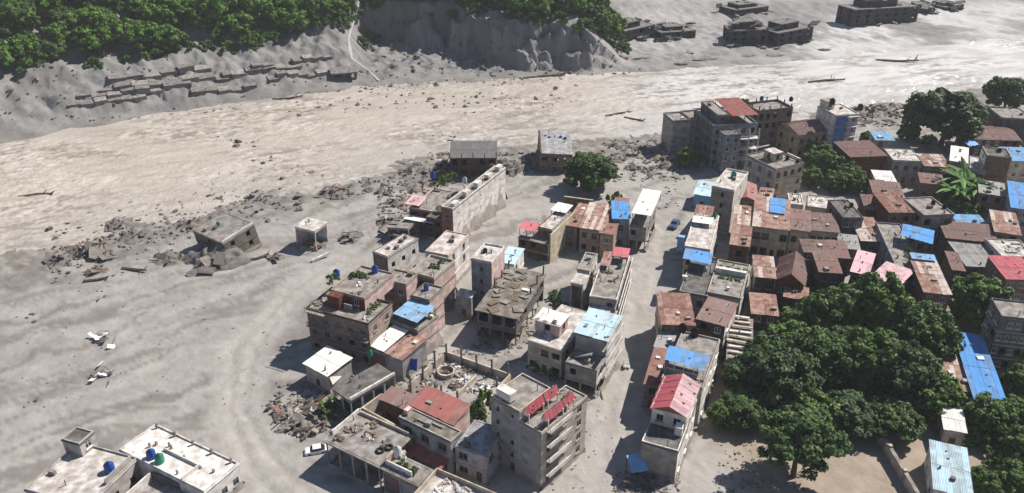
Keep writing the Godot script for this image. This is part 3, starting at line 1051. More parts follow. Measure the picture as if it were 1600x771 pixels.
# a tangled heap: mud mound, masonry slabs, timber, bent sheets
func debris_heap(at: Vector3, r: float, label: String, group := "", dark := false) -> void:
	var o := base("debris_heap", at, rng.randf() * TAU, label, "debris", group)
	var k := rng.randi() % 900
	var fn := func(i: int, j: int):
		var a := (i / 12.0) * 2.0 - 1.0
		var b := 1.0 - (j / 12.0) * 2.0
		var d := sqrt(a * a + b * b)
		var e := maxf(0.0, 1.0 - d)
		return Vector3(a * r, -0.35 + e * r * 0.5 * (0.8 + n_fine.get_noise_2d(a * 9.0 + k, b * 9.0) * 1.1), b * r)
	put("mud_mound", grid_mesh(13, 13, fn, func(p): return Color.WHITE, 0.1), M.stone if dark else M.rubble, o)
	for i in int(r * 2.4):
		var a := rng.randf() * TAU
		var d := sqrt(rng.randf()) * r * 0.8
		var y := (1.0 - d / r) * r * 0.4
		var turn := Basis.from_euler(Vector3(rng.randf_range(-0.6, 0.6), rng.randf() * TAU, rng.randf_range(-0.6, 0.6)))
		var q := Vector3(cos(a) * d, y, sin(a) * d)
		match i % 5:
			0: bx(o, "slab", M[["concrete", "concrete_dark", "brick_grey"][rng.randi() % 3]], q, Vector3(rng.randf_range(1.0, 2.6), 0.22, rng.randf_range(0.8, 1.8)), turn)
			1, 3: bx(o, "timber", M[["wood", "bark"][rng.randi() % 2]], q + Vector3(0, 0.2, 0), Vector3(rng.randf_range(1.6, 4.2), 0.16, 0.18), turn)
			2: bx(o, "masonry", M[["brick_grey", "rubble", "stone"][rng.randi() % 3]], q, Vector3(rng.randf_range(0.6, 1.5), rng.randf_range(0.5, 1.0), rng.randf_range(0.4, 1.0)), turn)
			4: bx(o, "bent_sheet", M[["sheet_grey", "sheet_dark", "sheet_brown", "sheet_rust", "sheet_grey_b"][rng.randi() % 5]], q + Vector3(0, 0.25, 0), Vector3(rng.randf_range(0.9, 2.2), 0.05, rng.randf_range(0.7, 1.2)), turn)

func V(u: float, v: float) -> Vector2:
	return Vector2(u, v)

# ---------------------------------------------------------------- the town, from the open flat to the east lanes
func build_flat_houses() -> void:
	# two half buried houses on the mud flat
	var f := frame("house", "grey roofed house half buried in mud with blue tank and stair tower", "house", V(37, 764), V(132, 792), V(114, 688), 4.6)
	block(f, f.x0, f.x1, f.z0, f.z1, 0.0, 4.6, {"wall": "grey_plaster", "deck": "deck_light", "st": 1, "par": 0.5, "win": [3, 3, 2, 0]})
	var p := loc(f, 128, 700, 4.3)
	block(f, p.x - 1.7, p.x + 1.7, p.z - 1.4, p.z + 1.6, 4.2, 7.0, {"wall": "grey_plaster", "deck": "deck_dark", "st": 1, "par": 0.4, "win": [0, 1, 0, 0]})
	var q := loc(f, 178, 722, 4.3)
	bx(f.o, "terrace_wall", M.grey_plaster, Vector3(f.x1 - 0.5, 4.9, f.z0 + f.D * 0.32), Vector3(0.2, 1.1, f.D * 0.5))
	tank_on(f, 172, 737, 4.25, "tank_blue", "blue water tank on grey roofed house half buried in mud", "", 0.75)
	f = frame("house", "white roofed house half buried in mud with low white parapets", "house", V(186, 702), V(318, 768), V(235, 659), 4.6)
	block(f, f.x0, f.x1, f.z0, f.z1, 0.0, 4.6, {"wall": "white", "deck": "white", "pm": "white", "st": 1, "par": 0.5, "win": [4, 3, 2, 0], "ground": "win"})
	for k in 5:
		bx(f.o, "column_stub", M.concrete, Vector3(lerpf(f.x0 + 0.8, f.x1 - 1.2, k / 4.0), 4.75, f.z0 + 0.35), Vector3(0.35, 1.1, 0.3))
	for k in 3:
		bx(f.o, "column_stub", M.concrete, Vector3(lerpf(f.x0 + 4.0, f.x1 - 2.0, k / 2.0), 4.55, f.z0 + f.D * 0.46), Vector3(0.32, 0.7, 0.3))
	bx(f.o, "terrace_wall", M.white, Vector3(f.x0 + f.W * 0.55, 4.5, f.z0 + f.D * 0.5), Vector3(f.W * 0.45, 0.6, 0.15))
	bx(f.o, "terrace_wall", M.white, Vector3(f.x1 - f.W * 0.25, 4.6, f.z1 - f.D * 0.26), Vector3(0.16, 0.8, f.D * 0.5))
	tank_on(f, 237, 716, 4.25, "tank_blue", "blue water tank beside green tank on white roofed house", "", 0.7)
	tank_on(f, 250, 723, 4.25, "tank_green", "green water tank on white roofed house half buried in mud", "", 0.7)
	f = frame("house", "open walled yard room sunk in mud between grey and white roofed houses", "house", V(165, 800), V(240, 830), V(212, 728), 3.4)
	block(f, f.x0, f.x1, f.z0, f.z1, 0.0, 2.4, {"wall": "white", "deck": "deck", "st": 1, "par": 0.4, "win": [2, 2, 0, 0], "ground": "open"})
	bx(f.o, "terrace_wall", M.concrete_dark, Vector3(f.x0 + f.W * 0.5, 2.9, f.z0 + 0.3), Vector3(f.W * 0.96, 1.5, 0.25))
	bx(f.o, "terrace_wall", M.white, Vector3(f.x0 + 0.3, 3.0, f.z0 + f.D * 0.35), Vector3(0.25, 1.6, f.D * 0.55))

	# wrecks on the flat
	f = frame("ruined_house", "toppled concrete house with torn grey roof on the mud flat", "ruin", V(352, 372), V(402, 350), V(330, 340), 6.0)
	f.o.rotation.z = 0.16
	block(f, f.x0, f.x1, f.z0, f.z1, 0.0, 5.6, {"wall": "deck_moss", "deck": "deck", "win": [2, 1, 1, 0], "st": 2, "par": 0.25, "bare": 1.0, "ground": "win"})
	bx(f.o, "parapet", M.white, Vector3(0, 5.9, f.z1 - 0.4), Vector3(f.W, 0.5, 0.2))
	# torn roof and mud slumped over its side in folds
	var mound := func(i: int, j: int):
		var a := i / 26.0
		var b := j / 20.0
		var x := lerpf(f.x0 - 11.5, f.x0 + 3.0, a)
		var z := lerpf(f.z1 + 6.0, f.z0 - 1.5, b)
		var env := sin(PI * clampf(a * 0.75 + 0.02, 0.0, 1.0)) * pow(sin(PI * b), 0.6)
		var fold := absf(sin(b * 15.0 + a * 4.0 + n_fine.get_noise_2d(x, z) * 2.0))
		return Vector3(x, -0.6 + env * (3.0 + 2.8 * a) * (0.62 + 0.38 * fold) + n_fine.get_noise_2d(x * 3.0, z * 3.0) * 0.3, z)
	put("fallen_roof", grid_mesh(27, 21, mound, func(p): return Color.WHITE, 0.1), M.stone, f.o)
	for k in 5:
		bx(f.o, "fallen_slab", M[["concrete_dark", "stone", "rubble"][k % 3]], Vector3(f.x0 - 1.0 - k * 1.9, 4.2 - k * 0.45, f.z1 - 1.0 + (k % 2) * 2.4), Vector3(3.4, 0.25, 2.2), Basis.from_euler(Vector3(0.5 - 0.2 * k, k * 0.7, 0.6 - 0.15 * k)))
	var tp := px(341, 352, 5.6)
	tank(Vector3(tp.x, 5.3, tp.z), "tank_green", "green water tank on toppled house on the mud flat", "", 0.5, 1.1)
	f = frame("ruined_house", "lone white room shell with its front wall torn off on the mud flat", "ruin", V(459, 354), V(490, 360), V(472, 339), 5.6)
	f.o.rotation.z = -0.05
	block(f, f.x0, f.x1, f.z0, f.z1, 0.0, 5.6, {"wall": "white", "deck": "deck_light", "st": 1, "par": 0.2, "win": [1, 1, 0, 0], "ground": "open"})
	var g := px(498, 408, 0)
	bx(f.o, "fallen_slab", M.white, loc(f, 500, 402, 0.5), Vector3(0.6, 0.5, 4.5), Basis.from_euler(Vector3(0.15, -0.5, 0.1)))
	f = frame("collapsed_shed", "dark collapsed shed heap at the edge of the mud flat", "ruin", V(112, 392), V(146, 392), V(120, 372), 3.4)
	var st := begin()
	for e in [[Vector3(-2.6, 1.3, 0), Vector3(3.4, 0.2, 4.0), 0.75, 0.2], [Vector3(1.4, 1.0, 0.5), Vector3(3.6, 0.2, 4.5), -0.55, 0.4], [Vector3(-1.0, 1.8, -1.0), Vector3(0.25, 3.6, 2.2), 0.1, 0.0], [Vector3(4.2, 0.6, 1.0), Vector3(4.0, 0.25, 2.2), -0.25, 0.9]]:
		box_to(st, e[0], e[1], Basis.from_euler(Vector3(0.2, e[3], e[2])))
	put("fallen_wall", st.commit(), M.stone, f.o)
	for k in 4:
		bx(f.o, "beam", M.wood, Vector3(-3.0 + k * 2.0, 1.0, 1.5 - k * 0.6), Vector3(3.2, 0.22, 0.22), Basis.from_euler(Vector3(0, k * 0.8, 0.5 - k * 0.3)))
	# pale wreckage on the flat
	for e in [[160, 533, "torn white sheets of a wrecked kiosk half sunk in the mud"], [158, 587, "heap of white wreckage with a bent frame sunk in the mud"]]:
		var at := px(e[0], e[1], 0)
		var o := base("wreckage", Vector3(at.x, 0.1, at.z), rng.randf() * TAU, e[2], "wreckage")
		for k in 9:
			var s := Vector3(rng.randf_range(0.6, 1.9), 0.06, rng.randf_range(0.4, 1.2))
			bx(o, "torn_sheet", M.sheet_white if k % 3 != 2 else M.sheet_dark, Vector3(rng.randfn() * 1.5, 0.25 + rng.randf() * 0.45, rng.randfn() * 1.0), s, Basis.from_euler(Vector3(rng.randf_range(-0.5, 0.5), rng.randf() * TAU, rng.randf_range(-0.5, 0.5))))
		for k in 4:
			bx(o, "bent_bar", M.steel, Vector3(rng.randfn() * 1.2, 0.5, rng.randfn()), Vector3(2.4, 0.08, 0.08), Basis.from_euler(Vector3(0, rng.randf() * TAU, rng.randf_range(-0.3, 0.3))))

func build_west_block() -> void:
	# brown brick house with roof garden
	var f := frame("house", "brown brick house with roof garden and stepped terraces by the mud flat", "house", V(478, 480), V(575, 506), V(512, 447), 10.0)
	var o := {"wall": "brick_grey", "wr": "brick_pale", "sm": "concrete", "deck": "deck", "pm": "brick_dark", "win": [5, 2, 2, 0], "st": 3, "par": 0.6}
	block(f, f.x0, f.x1, f.z0, f.z1, 0.0, 10.0, o)
	var p := loc(f, 512, 456, 12.4)
	var q := loc(f, 569, 466, 12.4)
	var r := loc(f, 612, 426, 12.4)
	block(f, p.x, q.x, r.z, q.z, 9.3, 12.4, {"wall": "brick_red", "wr": "pink_wall", "deck": "deck", "pm": "brick_pale", "win": [2, 0, 1, 0], "par": 0.5, "st": 1})
	bx(f.o, "stair_head", M.brick_red, Vector3(p.x + 1.8, 11.0, q.z + 1.0), Vector3(2.6, 2.6, 1.8))
	bx(f.o, "terrace_wall", M.concrete, Vector3(p.x + 4.6, 10.2, q.z + 1.2), Vector3(1.8, 1.4, 0.2))
	for k in 3:
		balcony(f, f.x0 + 0.2, f.x0 + f.W * 0.32, f.z1 + 0.02, 3.3 * (k + 1) - 0.4, 0.9, "concrete", "brick_grey")
	balcony(f, f.x1 - f.W * 0.3, f.x1 - 0.1, f.z1 + 0.02, 6.1, 0.9, "concrete", "brick_grey")
	tank_on(f, 526, 432, 12.1, "tank_blue", "blue water tank beside bushy plant on brown brick house", "", 0.65)
	tank_on(f, 586, 426, 12.1, "tank_blue", "blue water tank at the back corner of brown brick house", "", 0.65)
	for e in [[519, 441, 1.5], [552, 434, 1.0], [560, 432, 1.0], [568, 434, 0.9]]:
		var at := px(e[0], e[1], 12.0)
		tree(Vector3(at.x, 11.9, at.z), e[2], 4, "leafy green shrub on upper roof of brown brick house", "roof garden shrubs on the brown brick house", "shrub", "shrub")
	for e in [[582, 483, 0.9], [590, 478, 0.8], [577, 492, 0.7]]:
		var at := px(e[0], e[1], 9.6)
		tree(Vector3(at.x, 9.6, at.z), e[2], 4, "low green shrub on lower terrace of brown brick house", "terrace shrubs on the brown brick house", "shrub", "shrub")
	for e in [[545, 468, 9.6], [572, 497, 9.6], [505, 475, 9.6], [493, 474, 9.6], [556, 460, 12.0], [565, 445, 12.0]]:
		clutter(px(e[0], e[1], e[2]), "odds and ends heaped on terraces of brown brick house", "clutter on the brown brick house")
	# pink walled row behind
	f = frame("house", "narrow pale pink walled house with stained side wall behind brown brick house", "house", V(598, 436), V(634, 444), V(608, 418), 10.4)
	block(f, f.x0, f.x1, f.z0, f.z1, 0.0, 10.4, {"wall": "brick_pale", "wr": "pink_wall", "deck": "deck", "win": [2, 0, 0, 0], "par": 0.5})
	f = frame("house", "cream house with two dark windows and sloping wall top by the flat", "house", V(582, 393), V(605, 401), V(622, 362), 8.5)
	block(f, f.x0, f.x1, f.z0, f.z1, 0.0, 8.5, {"wall": "brick_grey", "wr": "white", "deck": "deck_light", "win": [0, 3, 1, 0], "st": 2, "par": 0.3, "bare": 1.0, "slab": false})
	f = frame("house", "white gabled upper house with pink trim above light blue awning", "house", V(664, 392), V(700, 399), V(676, 356), 9.0)
	block(f, f.x0, f.x1, f.z0, f.z1, 0.0, 9.0, {"wall": "white", "deck": "deck_light", "pm": "pink_wall", "win": [2, 2, 1, 0], "st": 3, "par": 0.4})
	lean(f, f.x0 + 0.3, f.x1 - 0.6, f.z1 + 0.3, f.z1 + 2.2, 6.9, -0.5, "sheet_sky")
	# pink row with the long wall on the lane
	f = frame("house", "long row house with pink side wall and planted terrace on the lane", "house", V(640, 424), V(678, 434), V(668, 396), 9.8)
	block(f, f.x0, f.x1, f.z0, f.z1, 0.0, 9.8, {"wall": "brick_grey", "mud": 2.2, "wr": "pink_wall", "deck": "deck", "pm": "beige", "win": [1, 0, 0, 0], "par": 0.7})
	for e in [[676, 418, 0.9], [690, 412, 0.9], [684, 420, 0.7]]:
		var at := px(e[0], e[1], 9.2)
		tree(Vector3(at.x, 9.1, at.z), e[2], 4, "green potted shrub on terrace of long pink walled row house", "shrubs on the pink row house", "shrub", "shrub")
	f = frame("house", "brick fronted row house with pink side wall and one blue tank", "house", V(641, 461), V(671, 469), V(650, 438), 9.2)
	block(f, f.x0, f.x1, f.z0, f.z1, 0.0, 9.2, {"wall": "brick_grey", "wr": "pink_wall", "deck": "deck", "win": [1, 0, 0, 0], "par": 0.5})
	tank_on(f, 666, 454, 8.8, "tank_blue", "blue water tank on brick fronted row house with pink side wall", "", 0.55)
	f = frame("house", "blue roofed row house with pink side wall on the lane", "house", V(611, 492), V(652, 508), V(641, 468), 7.6)
	block(f, f.x0, f.x1, f.z0, f.z1, 0.0, 6.4, {"wall": "concrete", "mud": 1.8, "wr": "pink_wall", "deck": "deck", "win": [3, 0, 0, 0], "par": 0.4})
	lean(f, f.x0 + 0.2, f.x1 - 0.5, f.z0 + 0.2, f.z1 - 0.6, 7.9, 0.5, "sheet_sky", true, 0.1)
	f = frame("shed", "shed with white and brown metal roof beside brown brick house", "shed", V(577, 538), V(628, 560), V(615, 511), 5.2)
	block(f, f.x0, f.x1, f.z0, f.z1, 0.0, 4.6, {"wall": "concrete_blue", "deck": "deck_dark", "win": [2, 1, 0, 0], "par": 0.0, "st": 1, "ground": "shutter"})
	lean(f, f.x0, f.x0 + f.W * 0.45, f.z0, f.z1, 5.25, 0.6, "sheet_white", false, 0.1)
	lean(f, f.x0 + f.W * 0.5, f.x1, f.z0, f.z1, 5.0, 0.5, "sheet_rust", false, 0.15)
	var tp := px(643, 579, 1.4)
	var tarp := base("tarpaulin", Vector3(tp.x, 1.4, tp.z), -0.2, "bright blue tarpaulin hung below brown metal roof", "tarpaulin")
	var st := begin()
	for i in 5:
		for j in 5:
			var fn := func(a: int, b: int): return Vector3((a / 5.0 - 0.5) * 2.1, b / 5.0 * 2.4, sin(a * 1.7 + b * 0.4) * 0.16 - b * 0.08)
			quad(st, fn.call(i, j), fn.call(i + 1, j), fn.call(i + 1, j + 1), fn.call(i, j + 1), Vector3(cos(i * 1.7) * -0.3, 0.1, 1).normalized())
	put("cloth", st.commit(), M.tarp_blue, tarp)
	# white shed and grey slab roof in front
	f = frame("shed", "white shed with pale metal roof standing on the edge of the flat", "shed", V(476, 567), V(512, 586), V(513, 545), 4.4)
	block(f, f.x0, f.x1, f.z0, f.z1, 0.0, 4.1, {"wall": "grey_plaster", "deck": "deck_dark", "win": [1, 1, 0, 0], "par": 0.0, "st": 1, "bare": 1.0})
	lean(f, f.x0, f.x1, f.z0, f.z1, 4.5, 0.4, "sheet_white", false, 0.3)
	bx(f.o, "sheet_panel", M.sheet_white, loc(f, 522, 586, 3.4), Vector3(0.1, 2.6, 2.6), Basis.from_euler(Vector3(0, 0.2, 0.35)))
	f = frame("house", "low house with dark grey flat roof and white parapet beam", "house", V(520, 606), V(547, 625), V(580, 561), 4.6)
	block(f, f.x0, f.x1, f.z0, f.z1, 0.0, 4.4, {"wall": "concrete_blue", "deck": "deck_dark", "pm": "deck", "win": [2, 4, 1, 0], "par": 0.2, "st": 1, "ground": "open"})
	bx(f.o, "parapet", M.white, Vector3(f.x1 - 0.1, 4.65, 0), Vector3(0.3, 0.5, f.D))
	tank_on(f, 578, 556, 4.4, "tank_green", "small green tank behind low house with dark grey roof", "", 0.5)
	var pt := px(571, 556, 0)
	var pole := base("pole", Vector3(pt.x, 0, pt.z), 0.0, "pale slender pole beside brown brick house", "pole")
	st = begin()
	tube_to(st, Vector3(0, -0.4, 0), Vector3(0, 6.5, 0), 0.1, 0.07)
	put("shaft", st.commit(), M.frame_white, pole)

func build_south_block() -> void:
	var f := frame("house", "long unfinished concrete building with open ground floor and rubble on its roof", "building", V(508, 688), V(652, 757), V(560, 644), 5.4)
	var xm: float = f.x0 + f.W * 0.6
	block(f, f.x0, xm, f.z0, f.z1, 0.0, 5.4, {"wall": "concrete", "deck": "deck", "pm": "deck", "win": [4, 2, 1, 0], "par": 0.25, "st": 1, "ground": "open", "ov": 0.3})
	block(f, xm + 0.62, f.x1, f.z0 + f.D * 0.55, f.z1, 0.0, 5.3, {"wall": "concrete", "deck": "deck", "pm": "deck", "win": [2, 1, 0, 0], "par": 0.25, "st": 1, "ground": "shutter", "ov": 0.2})
	bx(f.o, "parapet", M.white, Vector3(f.x0 + 0.1, 5.75, f.z0 + f.D * 0.4), Vector3(0.2, 0.9, f.D * 0.8))
	bx(f.o, "parapet", M.beige, Vector3(f.x0 + f.W * 0.3, 5.6, f.z0 + 0.1), Vector3(f.W * 0.56, 0.6, 0.25))
	bx(f.o, "planter_wall", M.white, Vector3(f.x1 - 4.2, 5.7, f.z1 - 0.9), Vector3(5.0, 1.0, 0.2))
	bx(f.o, "planter_wall", M.beige, Vector3(f.x1 - 6.6, 5.9, f.z1 - 2.4), Vector3(0.2, 1.4, 3.0))
	for e in [[545, 673], [585, 665], [575, 686], [578, 680], [533, 688], [606, 690], [560, 672], [625, 712], [640, 735]]:
		clutter(px(e[0], e[1], 5.3), "loose rubble heap on long unfinished concrete building", "rubble heaps on the unfinished building")
	for e in [[594, 706], [608, 701]]:
		var at := px(e[0], e[1], 5.3)
		var t := base("tyre", Vector3(at.x, 5.36, at.z), 0.0, "black tyre lying on long unfinished concrete building", "tyre", "tyres on the unfinished building")
		var st := begin()
		for i in 16:
			var a0 := TAU * i / 16.0
			var a1 := TAU * (i + 1) / 16.0
			tube_to(st, Vector3(cos(a0), 0.16, sin(a0)) * Vector3(0.55, 1, 0.55), Vector3(cos(a1), 0.16, sin(a1)) * Vector3(0.55, 1, 0.55), 0.2, 0.2, 6)
		put("tread", st.commit(), M.tyre, t)
	for e in [[628, 728, 0.9], [636, 731, 0.7], [646, 738, 0.8]]:
		var at := px(e[0], e[1], 5.4)
		tree(Vector3(at.x, 5.3, at.z), e[2], 4, "green shrub in rooftop planter of unfinished concrete building", "planter shrubs on the unfinished building", "shrub", "shrub")
	tank_on(f, 621, 712, 5.3, "tank_white", "pale dented tank on long unfinished concrete building", "", 0.7)
	# low walled court behind it
	f = frame("yard_wall", "walled court with dark overgrown floor behind unfinished concrete building", "wall", V(562, 640), V(632, 678), V(592, 614), 3.0)
	for e in [[Vector3(f.x0, 1.4, 0), Vector3(0.3, 3.2, f.D), "beige"], [Vector3(0, 1.4, f.z0), Vector3(f.W, 3.2, 0.3), "beige"], [Vector3(0, 1.5, f.z1 - 0.5), Vector3(f.W - 0.4, 3.4, 0.25), "cream"]]:
		bx(f.o, "wall", M[e[2]], e[0], e[1])
	for k in 4:
		var at: Vector3 = f.o.transform * Vector3(f.x0 + f.W * (0.2 + 0.2 * k), 0.1, 0.5)
		tree(at, 1.1, 4, "weedy shrub growing in the dark walled court", "weeds in the walled court", "shrub", "shrub", 0.6)
	f = house("low shed with mauve metal roof beside red roofed house", V(594, 622), V(636, 640), V(612, 606), 5.0, {"name": "shed", "cat": "shed", "rf": "lean", "col": "sheet_mauve", "wall": "brick_dark", "rise": 0.4, "st": 1})
	f = house("red metal roofed house with white paint worn through on its eave", V(640, 628), V(708, 660), V(656, 602), 7.4, {"rf": "lean", "col": "sheet_red", "wall": "brick_grey", "wr": "pink_wall", "rise": 1.0, "win": [3, 1, 1, 0]})
	f = frame("house", "grey concrete house with flat terrace in front of red metal roof", "house", V(623, 651), V(704, 690), V(640, 636), 7.2)
	block(f, f.x0, f.x1, f.z0, f.z1, 0.0, 7.2, {"wall": "concrete_blue", "deck": "deck_moss", "pm": "grey_plaster", "win": [3, 1, 1, 0], "st": 2, "par": 0.4, "ww": 1.7, "wh": 1.5, "bare": 0.0, "fm": "frame_grey"})
	bx(f.o, "stair_head", M.pink_wall, Vector3(f.x0 + 0.6, 7.5, f.z0 + 1.2), Vector3(0.8, 1.0, 1.2))
	sheets(f, Vector3(f.x0 + 2.4, 2.9, f.z1 + 2.2), Vector3(f.x1 - 0.2, 2.9, f.z1 + 2.2), Vector3(f.x0 + 2.4, 3.4, f.z1 + 0.1), Vector3(f.x1 - 0.2, 3.4, f.z1 + 0.1), "sheet_red")
	for k in 3:
		bx(f.o, "post", M.steel, Vector3(f.x0 + 2.6 + k * (f.W - 3.0) / 2, 1.4, f.z1 + 2.0), Vector3(0.12, 2.9, 0.12))
	f = frame("house", "small blue grey house with one wide window beside tall grey building", "house", V(711, 697), V(760, 713), V(736, 654), 6.0)
	block(f, f.x0, f.x1, f.z0, f.z1, 0.0, 6.0, {"wall": "lilac_wall", "deck": "concrete_blue", "pm": "lilac_wall", "win": [2, 2, 0, 0], "st": 2, "par": 0.3, "ww": 1.6})
	for e in [[727, 645, 1.0], [745, 625, 1.2], [757, 612, 1.3], [748, 630, 1.0]]:
		var at := px(e[0], e[1], 4.0)
		tree(Vector3(at.x, 0.0, at.z), e[2] * 1.6, 4, "green bush squeezed beside the tall grey building", "bushes by the tall grey building", "bush", "bush", 1.6)
	# the tall grey building
	f = frame("building", "tall grey building with small stair windows and pink gabled roof sheds", "building", V(767, 618), V(812, 643), V(803, 576), 13.2)
	block(f, f.x0, f.x1, f.z0, f.z1, 0.0, 13.2, {"wall": "concrete_blue", "wr": "white", "deck": "deck", "pm": "beige", "win": [2, 1, 2, 0], "st": 5, "ww": 0.55, "wh": 0.6, "par": 0.5, "slab": false, "bare": 0.3})
	var p := loc(f, 851, 673, 11.4)
	var q := loc(f, 920, 620, 11.4)
	block(f, f.x1 + 0.02, p.x, q.z, f.z1 - 0.05, 0.0, 11.4, {"wall": "concrete_blue", "wr": "beige", "deck": "deck", "pm": "beige", "win": [0, 3, 0, 0], "st": 4, "par": 0.45, "slab": false})
	bx(f.o, "stair_head", M.white, Vector3(f.x0 + 2.2, 14.0, f.z1 - 1.2), Vector3(2.8, 1.5, 1.6))
	var zA := p.z - 0.3
	for k in 4:
		side_balcony(f, p.x, zA - 5.5, zA, 2.9 * k + 2.2, 0.9, "concrete", "white")
	for e in [[f.x1 + 0.6, f.z1 - 4.5, f.z1 - 0.6], [f.x1 + 0.6, f.z0 - 0.5, f.z1 - 5.2], [p.x - 0.7, p.z - 4.8, p.z - 0.8], [p.x - 0.7, q.z + 3.2, p.z - 5.4]]:
		if e[2] - e[1] < 0.6: continue
		gable(f, e[0] - 0.5, e[0] + 0.5, e[1], e[2], 12.5, 1.3, "sheet_rose", "sheet_pink", false, "white", 0.12)
		for zz in [e[1] + 0.2, e[2] - 0.2]:
			bx(f.o, "post", M.frame_white, Vector3(e[0] - 0.6, 11.9, zz), Vector3(0.15, 1.5, 0.15))
			bx(f.o, "post", M.frame_white, Vector3(e[0] + 0.6, 11.9, zz), Vector3(0.15, 1.5, 0.15))
	for e in [[780, 618, 12.8], [890, 618, 11.1], [870, 612, 11.1]]:
		clutter(px(e[0], e[1], e[2]), "small junk pile on roof of the tall grey building", "junk on the tall grey building")
	# house cut by the lower edge of the view
	f = frame("house", "low house with white junk inside tall beige roof walls", "house", V(640, 778), V(760, 832), V(684, 732), 5.0)
	block(f, f.x0, f.x1, f.z0, f.z1, 0.0, 5.0, {"wall": "beige", "deck": "deck_light", "pm": "beige", "win": [4, 2, 1, 0], "st": 1, "par": 1.1})
	for e in [[700, 755], [715, 762], [735, 766], [690, 765], [725, 770]]:
		clutter(px(e[0], e[1], 4.0), "pale junk pile inside beige roof walls", "junk inside the beige roof walls", true)
	# roofless walled plot with standing columns
	f = frame("ruined_house", "roofless walled plot with bare standing columns and rubble floor", "ruin", V(638, 600), V(742, 640), V(700, 548), 2.0)
	for e in [[Vector3(f.x0, 0.6, 0), Vector3(0.3, 2.4, f.D)], [Vector3(0, 0.5, f.z0), Vector3(f.W - 0.3, 2.2, 0.3)], [Vector3(f.x1, 0.5, 0), Vector3(0.3, 2.2, f.D)], [Vector3(f.W * 0.1, 0.3, 1.0), Vector3(0.25, 1.6, f.D * 0.7)]]:
		bx(f.o, "wall", M.beige, e[0], e[1])
	columns(f, f.x0 + 0.3, f.x1 - 0.3, f.z0 + 0.4, f.z1 - 0.2, -0.2, 4.4, 5, 4, "concrete_dark")
	for k in 22:
		var at := px(rng.randf_range(655, 765), rng.randf_range(562, 618), 0.0)
		clutter(Vector3(at.x, 0.1, at.z), "heap of broken masonry inside the roofless walled plot", "masonry heaps in the walled plot", k % 3 == 0)
	var wp := px(697, 583, 0.3)
	var well := base("well_ring", Vector3(wp.x, 0.1, wp.z), 0.0, "round pale well ring inside the roofless walled plot", "well")
	var st := begin()
	for i in 20:
		var a0 := TAU * i / 20.0
		var a1 := TAU * (i + 1) / 20.0
		var d0 := Vector3(cos(a0), 0, sin(a0))
		var d1 := Vector3(cos(a1), 0, sin(a1))
		quad(st, d0 * 1.7, d1 * 1.7, d1 * 1.7 + Vector3.UP * 0.8, d0 * 1.7 + Vector3.UP * 0.8, (d0 + d1).normalized())
		quad(st, d0 * 1.4, d1 * 1.4, d1 * 1.4 + Vector3.UP * 0.8, d0 * 1.4 + Vector3.UP * 0.8, -(d0 + d1).normalized())
		quad(st, d0 * 1.4 + Vector3.UP * 0.8, d1 * 1.4 + Vector3.UP * 0.8, d1 * 1.7 + Vector3.UP * 0.8, d0 * 1.7 + Vector3.UP * 0.8, Vector3.UP)
	put("ring", st.commit(), M.beige, well)
	var cp := px(494, 706, 0)
	car(Vector3(cp.x, -0.3, cp.z), 0.25, "car_white", "small white car half sunk in mud by unfinished building", 3.6)

func clutter(at: Vector3, label: String, group: String, pale := false) -> void:
	var o := base("rubble_heap", at, rng.randf() * TAU, label, "rubble", group)
	var st := begin()
	for k in 10:
		var s := rng.randf_range(0.18, 0.6)
		box_to(st, Vector3(rng.randfn() * 0.55, s * 0.25, rng.randfn() * 0.45), Vector3(s * rng.randf_range(0.8, 2.2), s * 0.6, s), Basis.from_euler(Vector3(rng.randf() * 0.7, rng.randf() * TAU, rng.randf() * 0.7)))
	put("rubble_pieces", st.commit(), M[["deck_light", "white", "sheet_white"][rng.randi() % 3] if pale else ["rubble", "concrete", "brick_grey", "deck_light", "wood"][rng.randi() % 5]], o).set_meta("kind", "stuff")

